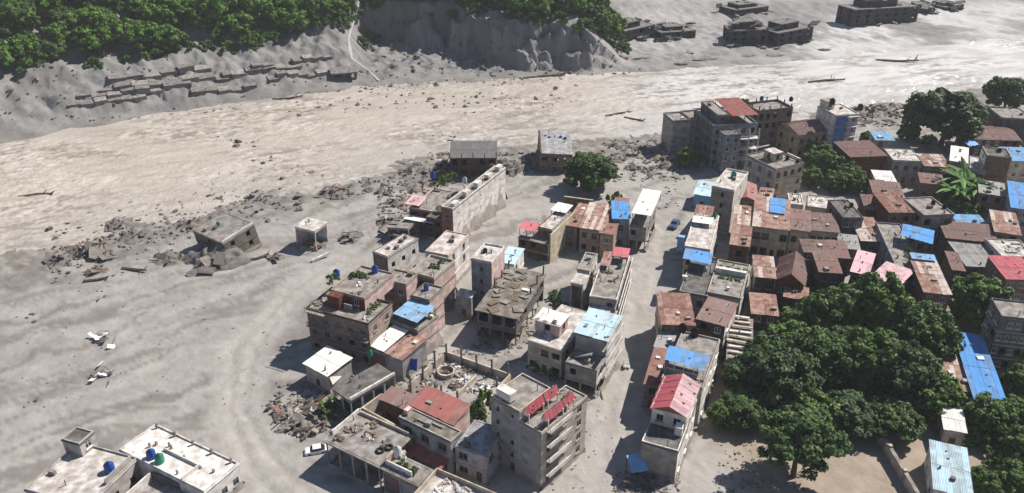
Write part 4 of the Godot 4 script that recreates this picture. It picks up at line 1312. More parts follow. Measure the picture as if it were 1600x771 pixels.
func build_centre() -> void:
	var f := frame("house", "slim blue grey tower house with pale pink side wall", "house", V(736, 403), V(768, 409), V(746, 377), 12.2)
	block(f, f.x0, f.x1, f.z0, f.z1, 0.0, 12.2, {"wall": "blue_grey", "wr": "pink_wall", "deck": "deck_light", "pm": "white", "win": [1, 0, 1, 0], "st": 4, "ww": 0.6, "wh": 0.8, "slab": false, "par": 0.6})
	tank_on(f, 758, 396, 11.6, "tank_black", "black water tank on slim blue grey tower house", "", 0.5)
	f = house("shed with pale blue metal roof behind slim tower house", V(780, 408), V(803, 412), V(778, 384), 6.4, {"name": "shed", "cat": "shed", "rf": "lean", "col": "sheet_pale", "wall": "white", "rise": 0.3})
	f = frame("ruined_house", "gutted house with cracked mossy slab roof on open pillars", "ruin", V(744, 484), V(806, 496), V(792, 418), 6.6)
	f.o.rotation.z = -0.03
	block(f, f.x0, f.x1, f.z0, f.z1, 0.0, 6.4, {"wall": "concrete_dark", "deck": "deck_moss", "win": [3, 5, 2, 0], "st": 2, "par": 0.0, "ground": "open", "bare": 1.0, "ww": 1.9, "wh": 2.0, "ov": 0.4})
	for k in 26:
		var s := Vector3(rng.randf_range(0.8, 2.4), 0.12, rng.randf_range(0.8, 2.2))
		bx(f.o, "roof_plate", M[["deck_moss", "rubble", "deck", "wood"][k % 4]], Vector3(rng.randf_range(f.x0 + 0.6, f.x1 - 0.6), 6.68 + rng.randf() * 0.15, rng.randf_range(f.z0 + 0.8, f.z1 - 0.8)), s, Basis.from_euler(Vector3(rng.randf_range(-0.12, 0.12), rng.randf() * TAU, rng.randf_range(-0.12, 0.12))))
	columns(f, f.x0 + 0.3, f.x1 - 0.2, f.z0 + 0.3, f.z0 + f.D * 0.5, 6.5, 2.2, 2, 3, "concrete_dark")
	bx(f.o, "roof_plate", M.white, Vector3(f.x1 - 1.6, 6.95, -1.0), Vector3(1.6, 0.2, 0.8))
	f = frame("house", "small windowless grey box house behind pink walled row", "house", V(712, 460), V(736, 465), V(716, 450), 5.4)
	block(f, f.x0, f.x1, f.z0, f.z1, 0.0, 5.4, {"wall": "concrete_blue", "deck": "deck_light", "win": [1, 0, 0, 0], "st": 1, "par": 0.2, "bare": 1.0})
	# house with the white rooftop cabin
	f = frame("house", "beige flat roofed house carrying a white cabin on its roof", "house", V(825, 531), V(878, 548), V(858, 470), 6.6)
	block(f, f.x0, f.x1, f.z0, f.z1, 0.0, 6.6, {"wall": "beige", "deck": "deck_light", "pm": "beige", "win": [3, 3, 2, 0], "st": 2, "par": 0.25, "ww": 1.5, "bare": 0.5})
	var p := loc(f, 840, 512, 6.6)
	var q := loc(f, 874, 528, 6.6)
	block(f, p.x, q.x, q.z - 3.6, q.z, 6.5, 9.0, {"wall": "pink_wall", "deck": "deck_dark", "win": [1, 1, 0, 0], "st": 1, "par": 0.0})
	lean(f, p.x, q.x, q.z - 3.6, q.z, 9.3, 0.4, "sheet_white")
	# corner house with the pale blue roof
	f = frame("house", "street house with pale blue metal roof and bare front terrace", "house", V(900, 516), V(949, 529), V(914, 483), 10.2)
	block(f, f.x0, f.x1, f.z0, f.z1, 0.0, 9.4, {"wall": "grey_plaster", "wr": "white", "deck": "deck_dark", "win": [2, 3, 1, 0], "st": 3, "par": 0.0})
	lean(f, f.x0, f.x0 + f.W * 0.52, f.z0, f.z1, 10.2, 0.7, "sheet_pale", false, 0.3)
	lean(f, f.x0 + f.W * 0.55, f.x1, f.z0, f.z1, 10.1, 0.7, "sheet_pale", false, 0.35)
	block(f, f.x0, f.x1, f.z1 + 0.02, f.z1 + 4.6, 0.0, 6.2, {"wall": "concrete", "wr": "white", "deck": "deck", "win": [2, 1, 1, 0], "st": 2, "par": 0.4, "ground": "open", "bare": 1.0})
	bx(f.o, "stair_beam", M.concrete, Vector3(f.x0 + 2.5, 6.9, f.z1 + 2.4), Vector3(3.6, 0.2, 0.8), Basis(Vector3.BACK, 0.45))
	for k in 3:
		side_balcony(f, f.x1, f.z0 + 0.5, f.z1 + 2.5, 2.9 * k + 3.0, 0.8, "concrete", "white")
	var at := px(908, 532, 6.0)
	tree(Vector3(at.x, 5.8, at.z), 1.0, 4, "dark green shrub on terrace below pale blue roof", "", "shrub", "shrub")
	# house behind it on the street
	f = frame("house", "street house with reddish roof lean-to and long white street wall", "house", V(921, 462), V(964, 468), V(925, 392), 8.8)
	block(f, f.x0, f.x1, f.z0, f.z1, 0.0, 8.8, {"wall": "grey_plaster", "wr": "white", "deck": "deck", "pm": "white", "win": [2, 5, 1, 0], "st": 3, "par": 0.6})
	block(f, f.x0 + 0.2, f.x1 - 0.1, f.z1 + 0.02, f.z1 + 3.8, 0.0, 7.0, {"wall": "concrete_blue", "wr": "white", "deck": "deck_light", "win": [2, 1, 1, 0], "st": 2, "par": 0.5})
	lean(f, f.x0 + f.W * 0.42, f.x1 - 0.2, f.z0 + 0.2, f.z0 + 3.2, 10.3, 0.4, "sheet_pink", true, 0.2)
	lean(f, f.x0 + 0.2, f.x0 + f.W * 0.38, f.z0 + 1.6, f.z0 + 7.0, 9.7, 0.4, "sheet_rust", true, 0.1)
	for k in 3:
		side_balcony(f, f.x1, f.z0 + 1.0, f.z1 + 3.0, 2.7 * k + 2.8, 0.8, "concrete", "white")
	tank_on(f, 968, 420, 8.3, "tank_green", "dark green tank on street house with reddish lean-to", "", 0.5)
	for e in [[950, 425], [940, 440], [955, 440], [932, 432]]:
		clutter(px(e[0], e[1], 8.3), "small junk heap on roof with reddish lean-to", "junk on the street house with reddish lean-to")
	f = frame("ruined_house", "narrow white room shell with dark open front among weeds", "ruin", V(892, 441), V(911, 445), V(898, 426), 7.2)
	block(f, f.x0, f.x1, f.z0, f.z1, 0.0, 7.2, {"wall": "white", "deck": "deck_light", "win": [1, 0, 0, 0], "st": 1, "par": 0.2, "ground": "open"})
	f = frame("house", "plain grey walled house with flat roof behind narrow room shell", "house", V(902, 420), V(921, 423), V(905, 392), 7.6)
	block(f, f.x0, f.x1, f.z0, f.z1, 0.0, 7.6, {"wall": "grey_plaster", "wr": "white", "deck": "deck", "win": [1, 2, 0, 0], "st": 2, "par": 0.3})
	for e in [[862, 462], [870, 470], [880, 476], [888, 480], [893, 484], [868, 458]]:
		var g := px(e[0], e[1], 1.0)
		tree(Vector3(g.x, 0, g.z), 1.3, 4, "green bush growing by the narrow room shell", "bushes by the narrow room shell", "bush", "bush")
	for e in [[836, 562], [845, 566], [852, 568], [862, 580], [840, 568]]:
		var g := px(e[0], e[1], 1.5)
		tree(Vector3(g.x, 0, g.z), 1.6, 4, "light green bush in front of beige flat roofed house", "bushes before the beige house", "bush", "bush")
	# northern lane group
	f = frame("house", "open framed house with pink metal roof and slim posts", "house", V(810, 358), V(857, 369), V(834, 320), 7.4)
	block(f, f.x0, f.x1, f.z0, f.z1, 0.0, 5.2, {"wall": "brick_dark", "wr": "beige", "deck": "deck", "win": [3, 2, 1, 0], "st": 2, "par": 0.2, "ground": "open", "bare": 1.0, "sm": "concrete"})
	lean(f, f.x0 + 0.1, f.x0 + f.W * 0.5, f.z1 - 3.4, f.z1 - 0.2, 7.8, 0.4, "sheet_pink", true, 0.2)
	block(f, f.x0 + f.W * 0.5, f.x1 - 0.3, f.z0 + 0.3, f.z1 - 2.6, 5.1, 7.8, {"wall": "brick", "deck": "deck_light", "wr": "cream", "win": [1, 1, 0, 0], "st": 1, "par": 0.4})
	bx(f.o, "side_wall", M.cream, Vector3(f.x1 + 0.25, 3.4, -0.5), Vector3(0.3, 8.2, f.D))
	lean(f, f.x0 + f.W * 0.42, f.x1 - 0.6, f.z0 - 1.4, f.z0 + 2.8, 8.6, 0.3, "sheet_white", true, 0.1)
	f = house("house with narrow rusty roof between framed house and rust roofed pair", V(884, 350), V(902, 353), V(896, 318), 6.6, {"rf": "lean", "col": "sheet_rust", "wall": "brick_grey", "rise": 0.5, "win": [1, 1, 0, 0]})
	f = house("brick house with streaky rusty roof stepping down to the street", V(906, 353), V(937, 357), V(912, 318), 7.0, {"rf": "lean", "col": "sheet_rust_white", "wall": "brick_pale", "rise": 0.8, "win": [2, 1, 1, 0]})
	f = house("brick house with two pitched rusty roof panels by blue roofed kiosk", V(938, 361), V(959, 364), V(939, 308), 7.0, {"rf": "lean", "col": "sheet_rust", "wall": "brick_pale", "rise": 0.9, "win": [1, 1, 0, 0]})
	f = house("upper room with blue metal roof beside white awning", V(958, 340), V(984, 341), V(961, 316), 8.0, {"rf": "lean", "col": "sheet_blue", "wall": "blue_grey", "rise": 0.4, "win": [1, 1, 0, 0]})
	f = frame("house", "corner house with tilted white metal awning on steel frame", "house", V(984, 352), V(1010, 356), V(992, 318), 6.4)
	block(f, f.x0, f.x1, f.z0, f.z1, 0.0, 6.4, {"wall": "concrete", "deck": "deck", "win": [2, 2, 1, 0], "st": 2, "par": 0.4, "ground": "open", "bare": 1.0})
	lean(f, f.x0 + 0.1, f.x1 + 0.6, f.z0 - 2.0, f.z1 - 1.5, 9.4, 0.8, "sheet_white", true, 0.1)
	f = frame("yard_wall", "long brick yard wall under the big round tree", "wall", V(880, 310), V(925, 316), V(882, 304), 3.0)
	bx(f.o, "wall", M.brick, Vector3(0, 1.2, 0), Vector3(f.W, 3.4, 0.3))
	bx(f.o, "coping", M.beige, Vector3(0, 3.0, 0), Vector3(f.W + 0.1, 0.16, 0.5))
	var tp := px(923, 298, 0)
	tree(Vector3(tp.x, 0, tp.z), 7.4, 0, "big round dark green tree standing alone near the river", "", "tree", "tree", 0.9)
	for e in [[905, 316, 1.2], [898, 322, 0.9], [955, 305, 1.3], [965, 300, 1.2]]:
		var g := px(e[0], e[1], 3.0)
		tree(Vector3(g.x, 0, g.z), e[2] * 1.4, 4, "green bush beside long brick yard wall", "bushes by the brick yard wall", "bush", "bush", 1.4)

func build_riverside_ruins() -> void:
	# the white walled row, roofs broken off
	var f := frame("ruined_house", "long row with tall mud streaked white side wall and broken roof line", "ruin", V(660, 314), V(707, 324), V(738, 250), 10.2)
	block(f, f.x0 + f.W * 0.62, f.x1, f.z0, f.z1, 0.0, 9.9, {"wall": "brick", "wr": "white", "deck": "deck", "pm": "white", "mud": 2.6, "win": [1, 5, 0, 0], "st": 3, "ww": 0.5, "wh": 0.5, "par": 0.5, "slab": false, "bare": 1.0, "ground": "win"})
	block(f, f.x0 + f.W * 0.1, f.x0 + f.W * 0.61, f.z0 + 6.0, f.z1, 0.0, 6.2, {"wall": "brick_dark", "deck": "deck_dark", "pm": "brick", "win": [2, 0, 3, 0], "st": 2, "par": 0.3, "bare": 1.0, "ground": "open"})
	for k in 9:
		bx(f.o, "fallen_slab", M[["concrete", "deck", "brick_dark"][k % 3]], Vector3(rng.randf_range(f.x0 + 0.5, f.x0 + f.W * 0.6), 6.3 + rng.randf(), rng.randf_range(f.z0 + 7, f.z1 - 1)), Vector3(rng.randf_range(1.2, 3), 0.2, rng.randf_range(1, 2.4)), Basis.from_euler(Vector3(rng.randf_range(-0.4, 0.4), rng.randf() * TAU, rng.randf_range(-0.4, 0.4))))
	for k in 5:
		bx(f.o, "parapet", M.white, Vector3(f.x1 - 0.6 - 0.1 * k, 10.2 + 0.3 * (k % 2), lerpf(f.z1 - 2, f.z0 + 2, k / 4.0)), Vector3(1.2, 0.9 + 0.5 * (k % 3), 2.2))
	tank_on(f, 726, 285, 9.6, "tank_white", "pale water tank on broken white walled row", "", 0.6)
	f = frame("ruined_house", "half collapsed pink and brick house with plants on its roof", "ruin", V(640, 322), V(690, 332), V(664, 290), 6.6)
	f.o.rotation.z = 0.03
	block(f, f.x0, f.x1, f.z0, f.z1, 0.0, 6.4, {"wall": "brick_red", "deck": "deck", "pm": "pink_wall", "win": [3, 2, 1, 0], "st": 2, "par": 0.4, "bare": 1.0, "ground": "open", "ww": 1.5})
	lean(f, f.x0 - 1.0, f.x0 + 3.0, f.z1 - 4.0, f.z1, 7.6, 0.8, "sheet_rose", true, 0.1)
	lean(f, f.x0 + 0.5, f.x1 - 0.5, f.z1 + 0.2, f.z1 + 3.6, 4.6, -0.5, "sheet_white", true, 0.1)
	tank_on(f, 676, 278, 6.0, "tank_blue", "dark blue tank behind plants on half collapsed pink house", "", 0.75)
	for e in [[683, 292, 1.5], [693, 287, 1.7], [701, 281, 1.6], [690, 282, 1.4], [675, 291, 1.0], [708, 276, 1.2]]:
		var g := px(e[0], e[1], 6.2)
		tree(Vector3(g.x, 6.0, g.z), e[2], 4, "bright green bush on roof of half collapsed pink house", "rooftop bushes on the half collapsed house", "bush", "bush")
	f = frame("ruined_house", "tumbled grey concrete shell in rubble by the pink house", "ruin", V(607, 352), V(640, 358), V(616, 338), 4.2)
	f.o.rotation.z = 0.12
	block(f, f.x0, f.x1, f.z0, f.z1, 0.0, 4.0, {"wall": "concrete", "deck": "deck", "win": [2, 1, 1, 0], "st": 1, "par": 0.2, "ground": "open"})
	for k in 6:
		bx(f.o, "fallen_slab", M[["concrete", "deck", "concrete_dark"][k % 3]], Vector3(rng.randf_range(-7, 3), 1.0 + rng.randf() * 1.6, rng.randf_range(-3, 6)), Vector3(rng.randf_range(2, 4.5), 0.25, rng.randf_range(1.5, 3)), Basis.from_euler(Vector3(rng.randf_range(-0.5, 0.5), rng.randf() * TAU, rng.randf_range(-0.5, 0.5))))
	# brown ruin at the water
	f = frame("ruined_house", "brown gutted house with pitched roof remains at the water edge", "ruin", V(703, 243), V(775, 243), V(704, 217), 7.2)
	block(f, f.x0, f.x1, f.z0, f.z1, 0.0, 6.4, {"wall": "brick_dark", "deck": "deck_moss", "win": [5, 2, 2, 0], "st": 2, "par": 0.0, "bare": 1.0, "ww": 1.5, "wh": 1.8, "ground": "open"})
	gable(f, f.x0, f.x1, f.z0, f.z1, 6.6, 2.0, "sheet_dark", "sheet_dark", true, "brick_dark", 0.2)
	for k in 5:
		bx(f.o, "beam", M.wood, Vector3(lerpf(f.x0, f.x1, k / 4.0), 6.9, f.z1 + 0.3), Vector3(0.25, 2.6, 0.25), Basis(Vector3.RIGHT, 0.5 - 0.2 * k))
	bx(f.o, "fallen_wall", M.brick_dark, Vector3(f.x0 - 2.6, 1.4, f.z1 + 0.8), Vector3(4.4, 3.2, 1.2), Basis(Vector3.BACK, 0.5))
	f = frame("ruined_house", "leaning house with grey roof and dark roof openings in the river edge", "ruin", V(842, 237), V(893, 237), V(829, 209), 6.4)
	f.o.rotation.z = -0.05
	f.o.rotation.x = 0.08
	block(f, f.x0, f.x1, f.z0, f.z1, 0.0, 6.4, {"wall": "brick_grey", "deck": "concrete_blue", "win": [3, 2, 2, 0], "st": 2, "par": 0.0, "bare": 1.0, "ww": 1.6, "wh": 1.2, "slab": false})
	bx(f.o, "roof_edge", M.brick_dark, Vector3(f.x0 + 0.2, 6.7, 0), Vector3(0.5, 0.6, f.D))
	for e in [[852, 215], [858, 217], [876, 216], [883, 218]]:
		tank_on(f, e[0], e[1] + 2, 6.1, "tank_blue", "dark blue barrel on leaning grey roof in the river edge", "barrels on the leaning house", 0.5)
	# the tall cluster by the river
	f = frame("building", "plain grey windowless block at the river end of town", "building", V(1053, 189), V(1118, 184), V(1060, 174), 11.0)
	block(f, f.x0, f.x0 + f.W * 0.42, f.z0, f.z1 - 0.4, 0.0, 11.0, {"wall": "grey_plaster", "deck": "deck", "win": [0, 0, 0, 0], "st": 3, "slab": false, "par": 0.7, "ground": "win"})
	block(f, f.x0 + f.W * 0.42 + 0.02, f.x1, f.z0, f.z1, 0.0, 11.2, {"wall": "concrete_blue", "wl": "grey_plaster", "deck": "deck", "win": [0, 0, 0, 0], "st": 3, "slab": false, "par": 0.7, "ground": "win"})
	f = frame("building", "blue grey apartment block with orange roof shed and white balcony frames", "building", V(1116, 196), V(1184, 192), V(1112, 168), 13.4)
	block(f, f.x0, f.x1, f.z0, f.z1, 0.0, 13.4, {"wall": "blue_grey", "wl": "concrete_dark", "deck": "deck", "win": [5, 2, 2, 0], "st": 4, "par": 0.7, "ww": 1.3, "wh": 1.5})
	lean(f, f.x0 + f.W * 0.45, f.x1, f.z0 + 1.0, f.z1 - 1.0, 16.0, 0.7, "sheet_red", true, 0.3)
	block(f, f.x0 + f.W * 0.12, f.x0 + f.W * 0.4, f.z0 + 1.0, f.z1 - 2.0, 13.0, 15.8, {"wall": "concrete_dark", "deck": "deck", "win": [1, 1, 1, 0], "st": 1, "par": 0.4})
	block(f, f.x0 + 1.6, f.x0 + f.W * 0.5, f.z1 + 0.02, f.z1 + 4.4, 0.0, 12.0, {"wall": "blue_grey", "deck": "concrete_dark", "win": [2, 1, 1, 0], "st": 4, "par": 0.4, "ww": 0.9, "wh": 1.6})
	for k in 3:
		balcony(f, f.x0 + f.W * 0.52, f.x1 + 0.4, f.z1 + 0.02, 3.2 * k + 2.8, 2.0, "white", "white")
		for s in [0.52, 0.78, 1.0]:
			bx(f.o, "post", M.white, Vector3(lerpf(f.x0, f.x1, s), 3.2 * k + 4.4, f.z1 + 1.95), Vector3(0.3, 3.0, 0.2))
	for e in [[1110, 168], [1132, 160], [1120, 172]]:
		tank_on(f, e[0], e[1], 13.0, "tank_black", "black water tank on blue grey apartment block by the river", "black tanks on the riverside apartment block", 0.6)
	for e in [[1158, 160, 1.4], [1166, 162, 1.5], [1172, 164, 1.1]]:
		var g := px(e[0], e[1], 13.4)
		tree(Vector3(g.x, 13.0, g.z), e[2], 4, "green roof shrub on blue grey apartment block by the river", "roof shrubs on the riverside apartment block", "shrub", "shrub")
	f = frame("building", "brown brick frame building with four rows of dark windows", "building", V(1186, 173), V(1240, 167), V(1184, 158), 13.2)
	block(f, f.x0, f.x1, f.z0, f.z1, 0.0, 13.2, {"wall": "brick_grey", "sm": "concrete", "deck": "deck", "pm": "brick_grey", "win": [5, 3, 3, 0], "st": 4, "par": 0.9, "ww": 1.3, "wh": 1.7, "bare": 0.7})
	columns(f, f.x0 + 0.4, f.x1 - 0.4, f.z0 + 0.4, f.z1 - 0.4, 12.8, 1.6, 4, 3, "concrete_dark")
	tank_on(f, 1236, 158, 13.4, "tank_black", "black water tank at corner of brown brick frame building", "", 0.6)
	tank_on(f, 1190, 157, 12.6, "tank_blue", "blue water tank on brown brick frame building", "", 0.6)
	f = house("tan house with broken tiled gable and square windows", V(1250, 206), V(1296, 198), V(1240, 186), 8.6, {"rf": "ridge", "col": "sheet_mauve", "wall": "tan", "rise": 1.6, "win": [4, 2, 2, 0], "st": 2})
	f = frame("building", "tall blue fronted house with white side wall and round roof tanks", "building", V(1307, 180), V(1343, 177), V(1282, 164), 13.4)
	block(f, f.x0, f.x1, f.z0, f.z1, 0.0, 13.4, {"wall": "lilac_wall", "wl": "white", "deck": "deck_light", "pm": "white", "win": [3, 2, 0, 0], "st": 4, "par": 0.5, "ww": 1.2, "wh": 1.4})
	for k in 4:
		bx(f.o, "blue_panel", M.sheet_royal, Vector3(f.x0 + f.W * 0.27, 1.6 + k * 3.2, f.z1 + 0.12), Vector3(f.W * 0.4, 2.7, 0.16))
		balcony(f, f.x0 + f.W * 0.52, f.x1, f.z1 + 0.02, 3.2 * k + 3.0, 0.9, "white", "white")
	block(f, f.x0 + 0.3, f.x0 + 3.4, f.z0 + 0.4, f.z0 + 3.6, 13.0, 15.6, {"wall": "white", "deck": "deck", "win": [1, 0, 0, 0], "st": 1, "par": 0.2})
	for e in [[1300, 163, 15.6], [1344, 172, 13.2]]:
		tank_on(f, e[0], e[1], e[2], "tank_black", "squat dark tank on tall blue fronted house", "tanks on the blue fronted house", 0.8)
	f = frame("house", "cream three storey house on the corner with white roof stair frame", "house", V(1213, 264), V(1257, 254), V(1173, 240), 10.2)
	block(f, f.x0, f.x1, f.z0, f.z1, 0.0, 10.2, {"wall": "cream", "wl": "grey_plaster", "deck": "deck", "pm": "concrete", "win": [4, 3, 3, 0], "st": 3, "par": 0.5, "ww": 1.2, "wh": 1.5, "bare": 0.0})
	block(f, f.x0 + f.W * 0.3, f.x0 + f.W * 0.62, f.z0 + f.D * 0.3, f.z0 + f.D * 0.62, 9.8, 12.4, {"wall": "cream", "deck": "deck_light", "win": [1, 0, 1, 0], "st": 1, "par": 0.2, "pm": "white"})
	bx(f.o, "roof_beam", M.white, Vector3(f.x0 + f.W * 0.35, 12.7, f.z0 + f.D * 0.2), Vector3(4.6, 0.3, 0.3))
	bx(f.o, "roof_beam", M.white, Vector3(f.x1 - 0.5, 10.9, f.z1 - f.D * 0.3), Vector3(0.3, 0.3, 5.0))
	clutter(px(1205, 236, 10.0), "white junk on roof of cream three storey corner house", "", true)

func build_street_row() -> void:
	var f := frame("house", "street house with front terrace and pink gabled metal roof coloured paler on its sunlit slope", "house", V(1003, 689), V(1060, 705), V(1019, 606), 6.6)
	block(f, f.x0, f.x1, f.z0, f.z1, 0.0, 6.6, {"wall": "concrete", "wr": "white", "deck": "deck_dark", "pm": "white", "win": [0, 3, 2, 0], "st": 2, "par": 0.4, "slab": false})
	var zb: float = f.z1 - f.D * 0.36
	block(f, f.x0 + 0.1, f.x1 - 0.1, f.z0 + 0.1, zb, 6.3, 9.4, {"wall": "white", "deck": "deck_light", "win": [2, 2, 1, 0], "st": 1, "par": 0.0})
	gable(f, f.x0 + 0.1, f.x1 - 0.1, f.z0 + 0.1, zb, 9.5, 1.3, "sheet_pink", "sheet_rose", false, "sheet_red")  # right slope takes the paler sheet to stand in for sunlight
	bx(f.o, "stair_head", M.white, Vector3(f.x1 - 0.9, 7.3, zb + 0.8), Vector3(1.2, 1.6, 1.4))
	var tp := px(997, 724, 2.6)
	var o := base("tarpaulin", Vector3(tp.x, 0, tp.z), 0.2, "pale blue tarpaulin shelter leaning on street house with gabled roof", "tarpaulin")
	var st := begin()
	for i in 4:
		quad(st, Vector3(-1.5 + i * 0.7, 2.1 + 0.12 * (i % 2), 1.5), Vector3(-0.8 + i * 0.7, 2.1 + 0.12 * ((i + 1) % 2), 1.5), Vector3(-0.8 + i * 0.7, 3.2, -1.4), Vector3(-1.5 + i * 0.7, 3.2, -1.4), Vector3(0.1 * (i % 2), 0.9, 0.4).normalized())
	put("cloth", st.commit(), M.sheet_sky, o)
	for x in [-1.4, 1.2]:
		bx(o, "post", M.steel, Vector3(x, 1.0, 1.4), Vector3(0.1, 2.1, 0.1))
		bx(o, "post", M.steel, Vector3(x, 1.5, -1.3), Vector3(0.1, 3.2, 0.1))
	f = frame("house", "street house with bright blue metal roof and railed upper porch", "house", V(1034, 590), V(1098, 606), V(1058, 515), 8.2)
	block(f, f.x0, f.x1, f.z0, f.z1, 0.0, 8.2, {"wall": "grey_plaster", "wr": "white", "deck": "deck", "pm": "grey_plaster", "win": [3, 3, 2, 0], "st": 3, "par": 0.5})
	var b0 := loc(f, 1039, 562, 10.2)
	var b1 := loc(f, 1100, 580, 10.2)
	var b2 := loc(f, 1046, 540, 10.4)
	var b3 := loc(f, 1110, 557, 10.4)
	sheets(f, b0, b1, b2, b3, "sheet_blue")
	for k in 5:
		var q := b0.lerp(b1, k / 4.0)
		bx(f.o, "post", M.frame_white, Vector3(q.x, 9.0, q.z - 0.3), Vector3(0.12, 2.4, 0.12))
	balcony(f, f.x0 + 0.2, f.x1 - 0.2, b0.z - 0.4, 8.0, 0.9, "concrete", "white")
	tank_on(f, 1066, 519, 7.8, "tank_black", "black water tank behind bright blue metal roof", "black tanks behind the bright blue roof", 0.75)
	tank_on(f, 1085, 526, 7.8, "tank_black", "black water tank behind bright blue metal roof", "black tanks behind the bright blue roof", 0.75)
	f = house("low street shed with rusty roof beside bright blue roofed house", V(1008, 598), V(1033, 603), V(1022, 545), 5.6, {"name": "shed", "cat": "shed", "rf": "lean", "col": "sheet_rust", "wall": "brick_grey", "rise": 0.4, "win": [1, 2, 1, 0]})
	f = house("low street shed with pale grey roof above rusty roofed shed", V(1024, 540), V(1048, 545), V(1030, 512), 5.8, {"name": "shed", "cat": "shed", "rf": "lean", "col": "sheet_grey", "wall": "grey_plaster", "rise": 0.3, "win": [1, 1, 1, 0]})
	f = house("street house with faded red metal roof at the bend", V(1035, 504), V(1086, 506), V(1052, 461), 8.0, {"rf": "lean", "col": "sheet_rust", "wall": "brick_grey", "wl": "cream", "rise": 0.6, "win": [2, 2, 2, 0]})
	f = house("house with mauve and grey metal roof beside faded red roof", V(1090, 496), V(1134, 508), V(1100, 464), 8.6, {"rf": "lean", "col": "sheet_mauve", "wall": "brick_dark", "wr": "white", "rise": 0.5, "win": [2, 2, 1, 0]})
	f = frame("house", "house with walled grey court and grass edged white roof band", "house", V(1105, 456), V(1158, 466), V(1116, 404), 7.4)
	block(f, f.x0, f.x1, f.z0, f.z1, 0.0, 7.4, {"wall": "grey_plaster", "wr": "white", "deck": "deck", "pm": "beige", "win": [3, 2, 1, 0], "st": 2, "par": 0.5})
	bx(f.o, "terrace_wall", M.white, Vector3(0, 7.6, f.z0 + f.D * 0.36), Vector3(f.W - 0.4, 1.4, 0.9))
	for k in 7:
		var g: Vector3 = f.o.transform * Vector3(lerpf(f.x0 + 1, f.x1 - 0.6, k / 6.0), 6.9, f.z0 + f.D * (0.2 if k % 2 == 0 else 0.5))
		tree(g, 0.9, 4, "low green hedge plant beside white roof band", "hedge plants by the white roof band", "shrub", "shrub", 0.6)
	f = frame("house", "street house with royal blue awning roof and plain grey wall", "house", V(1062, 452), V(1106, 460), V(1070, 398), 7.4)
	block(f, f.x0, f.x1, f.z0, f.z1, 0.0, 7.0, {"wall": "concrete_blue", "wr": "white", "deck": "deck_dark", "win": [2, 2, 2, 0], "st": 2, "par": 0.4})
	b0 = loc(f, 1067, 404, 9.2)
	b1 = loc(f, 1111, 414, 9.2)
	b2 = loc(f, 1072, 388, 9.2)
	b3 = loc(f, 1115, 396, 9.2)
	sheets(f, b0, b1, b2, b3, "sheet_blue")
	for q in [b0, b1, b2, b3]:
		bx(f.o, "post", M.steel, Vector3(q.x, 7.9, q.z), Vector3(0.14, 2.6, 0.14))
	bx(f.o, "roof_box", M.white, loc(f, 1070, 434, 7.3), Vector3(1.0, 0.9, 0.8))
	f = frame("house", "street house with rust topped roof room and open balcony", "house", V(1070, 384), V(1110, 390), V(1076, 330), 8.2)
	block(f, f.x0, f.x1, f.z0, f.z1, 0.0, 8.2, {"wall": "beige", "wr": "white", "deck": "deck_light", "pm": "white", "win": [2, 2, 2, 0], "st": 3, "par": 0.4, "ww": 1.6, "wh": 1.6, "bare": 0.8})
	lean(f, f.x0 + 0.2, f.x1 - 1.4, f.z0, f.z0 + 4.0, 10.0, 0.5, "sheet_rust", true, 0.1)
	lean(f, f.x0 + 0.2, f.x1 - 1.0, f.z0 + 4.3, f.z0 + 7.4, 9.2, 0.3, "sheet_white", true, 0.1)
	bx(f.o, "side_panel", M.sheet_sky, loc(f, 1064, 380, 5.0), Vector3(1.6, 3.6, 1.2))
	tank_on(f, 1115, 342, 7.8, "tank_green", "green water tank beside rust topped roof room", "", 0.7)
	f = frame("house", "narrow grey house with white edged roof terrace and plain tall front", "house", V(1113, 290), V(1148, 297), V(1128, 261), 12.2)
	block(f, f.x0, f.x1, f.z0, f.z1, 0.0, 12.2, {"wall": "concrete", "wr": "white", "wl": "white", "deck": "deck_light", "pm": "white", "win": [1, 1, 1, 0], "st": 4, "par": 0.6, "slab": false, "bare": 1.0, "ww": 0.7})
	tank_on(f, 1146, 278, 11.7, "tank_green", "green tank in corner of white edged roof terrace", "", 0.7)
	# vehicles and kiosks in the street
	f = house("small kiosk with pale blue front at the river end of the street", V(1085, 302), V(1112, 306), V(1090, 283), 4.2, {"name": "kiosk", "cat": "kiosk", "rf": "lean", "col": "sheet_pale", "wall": "sheet_sky", "rise": 0.4, "st": 1, "win": [1, 1, 1, 0]})
	var g := px(1054, 354, 0)
	car(Vector3(g.x, 0, g.z), 1.1, "car_blue", "dark blue car parked in the street shade", 4.4)
	g = px(978, 572, 0)
	clutter(Vector3(g.x, 0.1, g.z), "small white debris pile in the mud covered street", "", true)

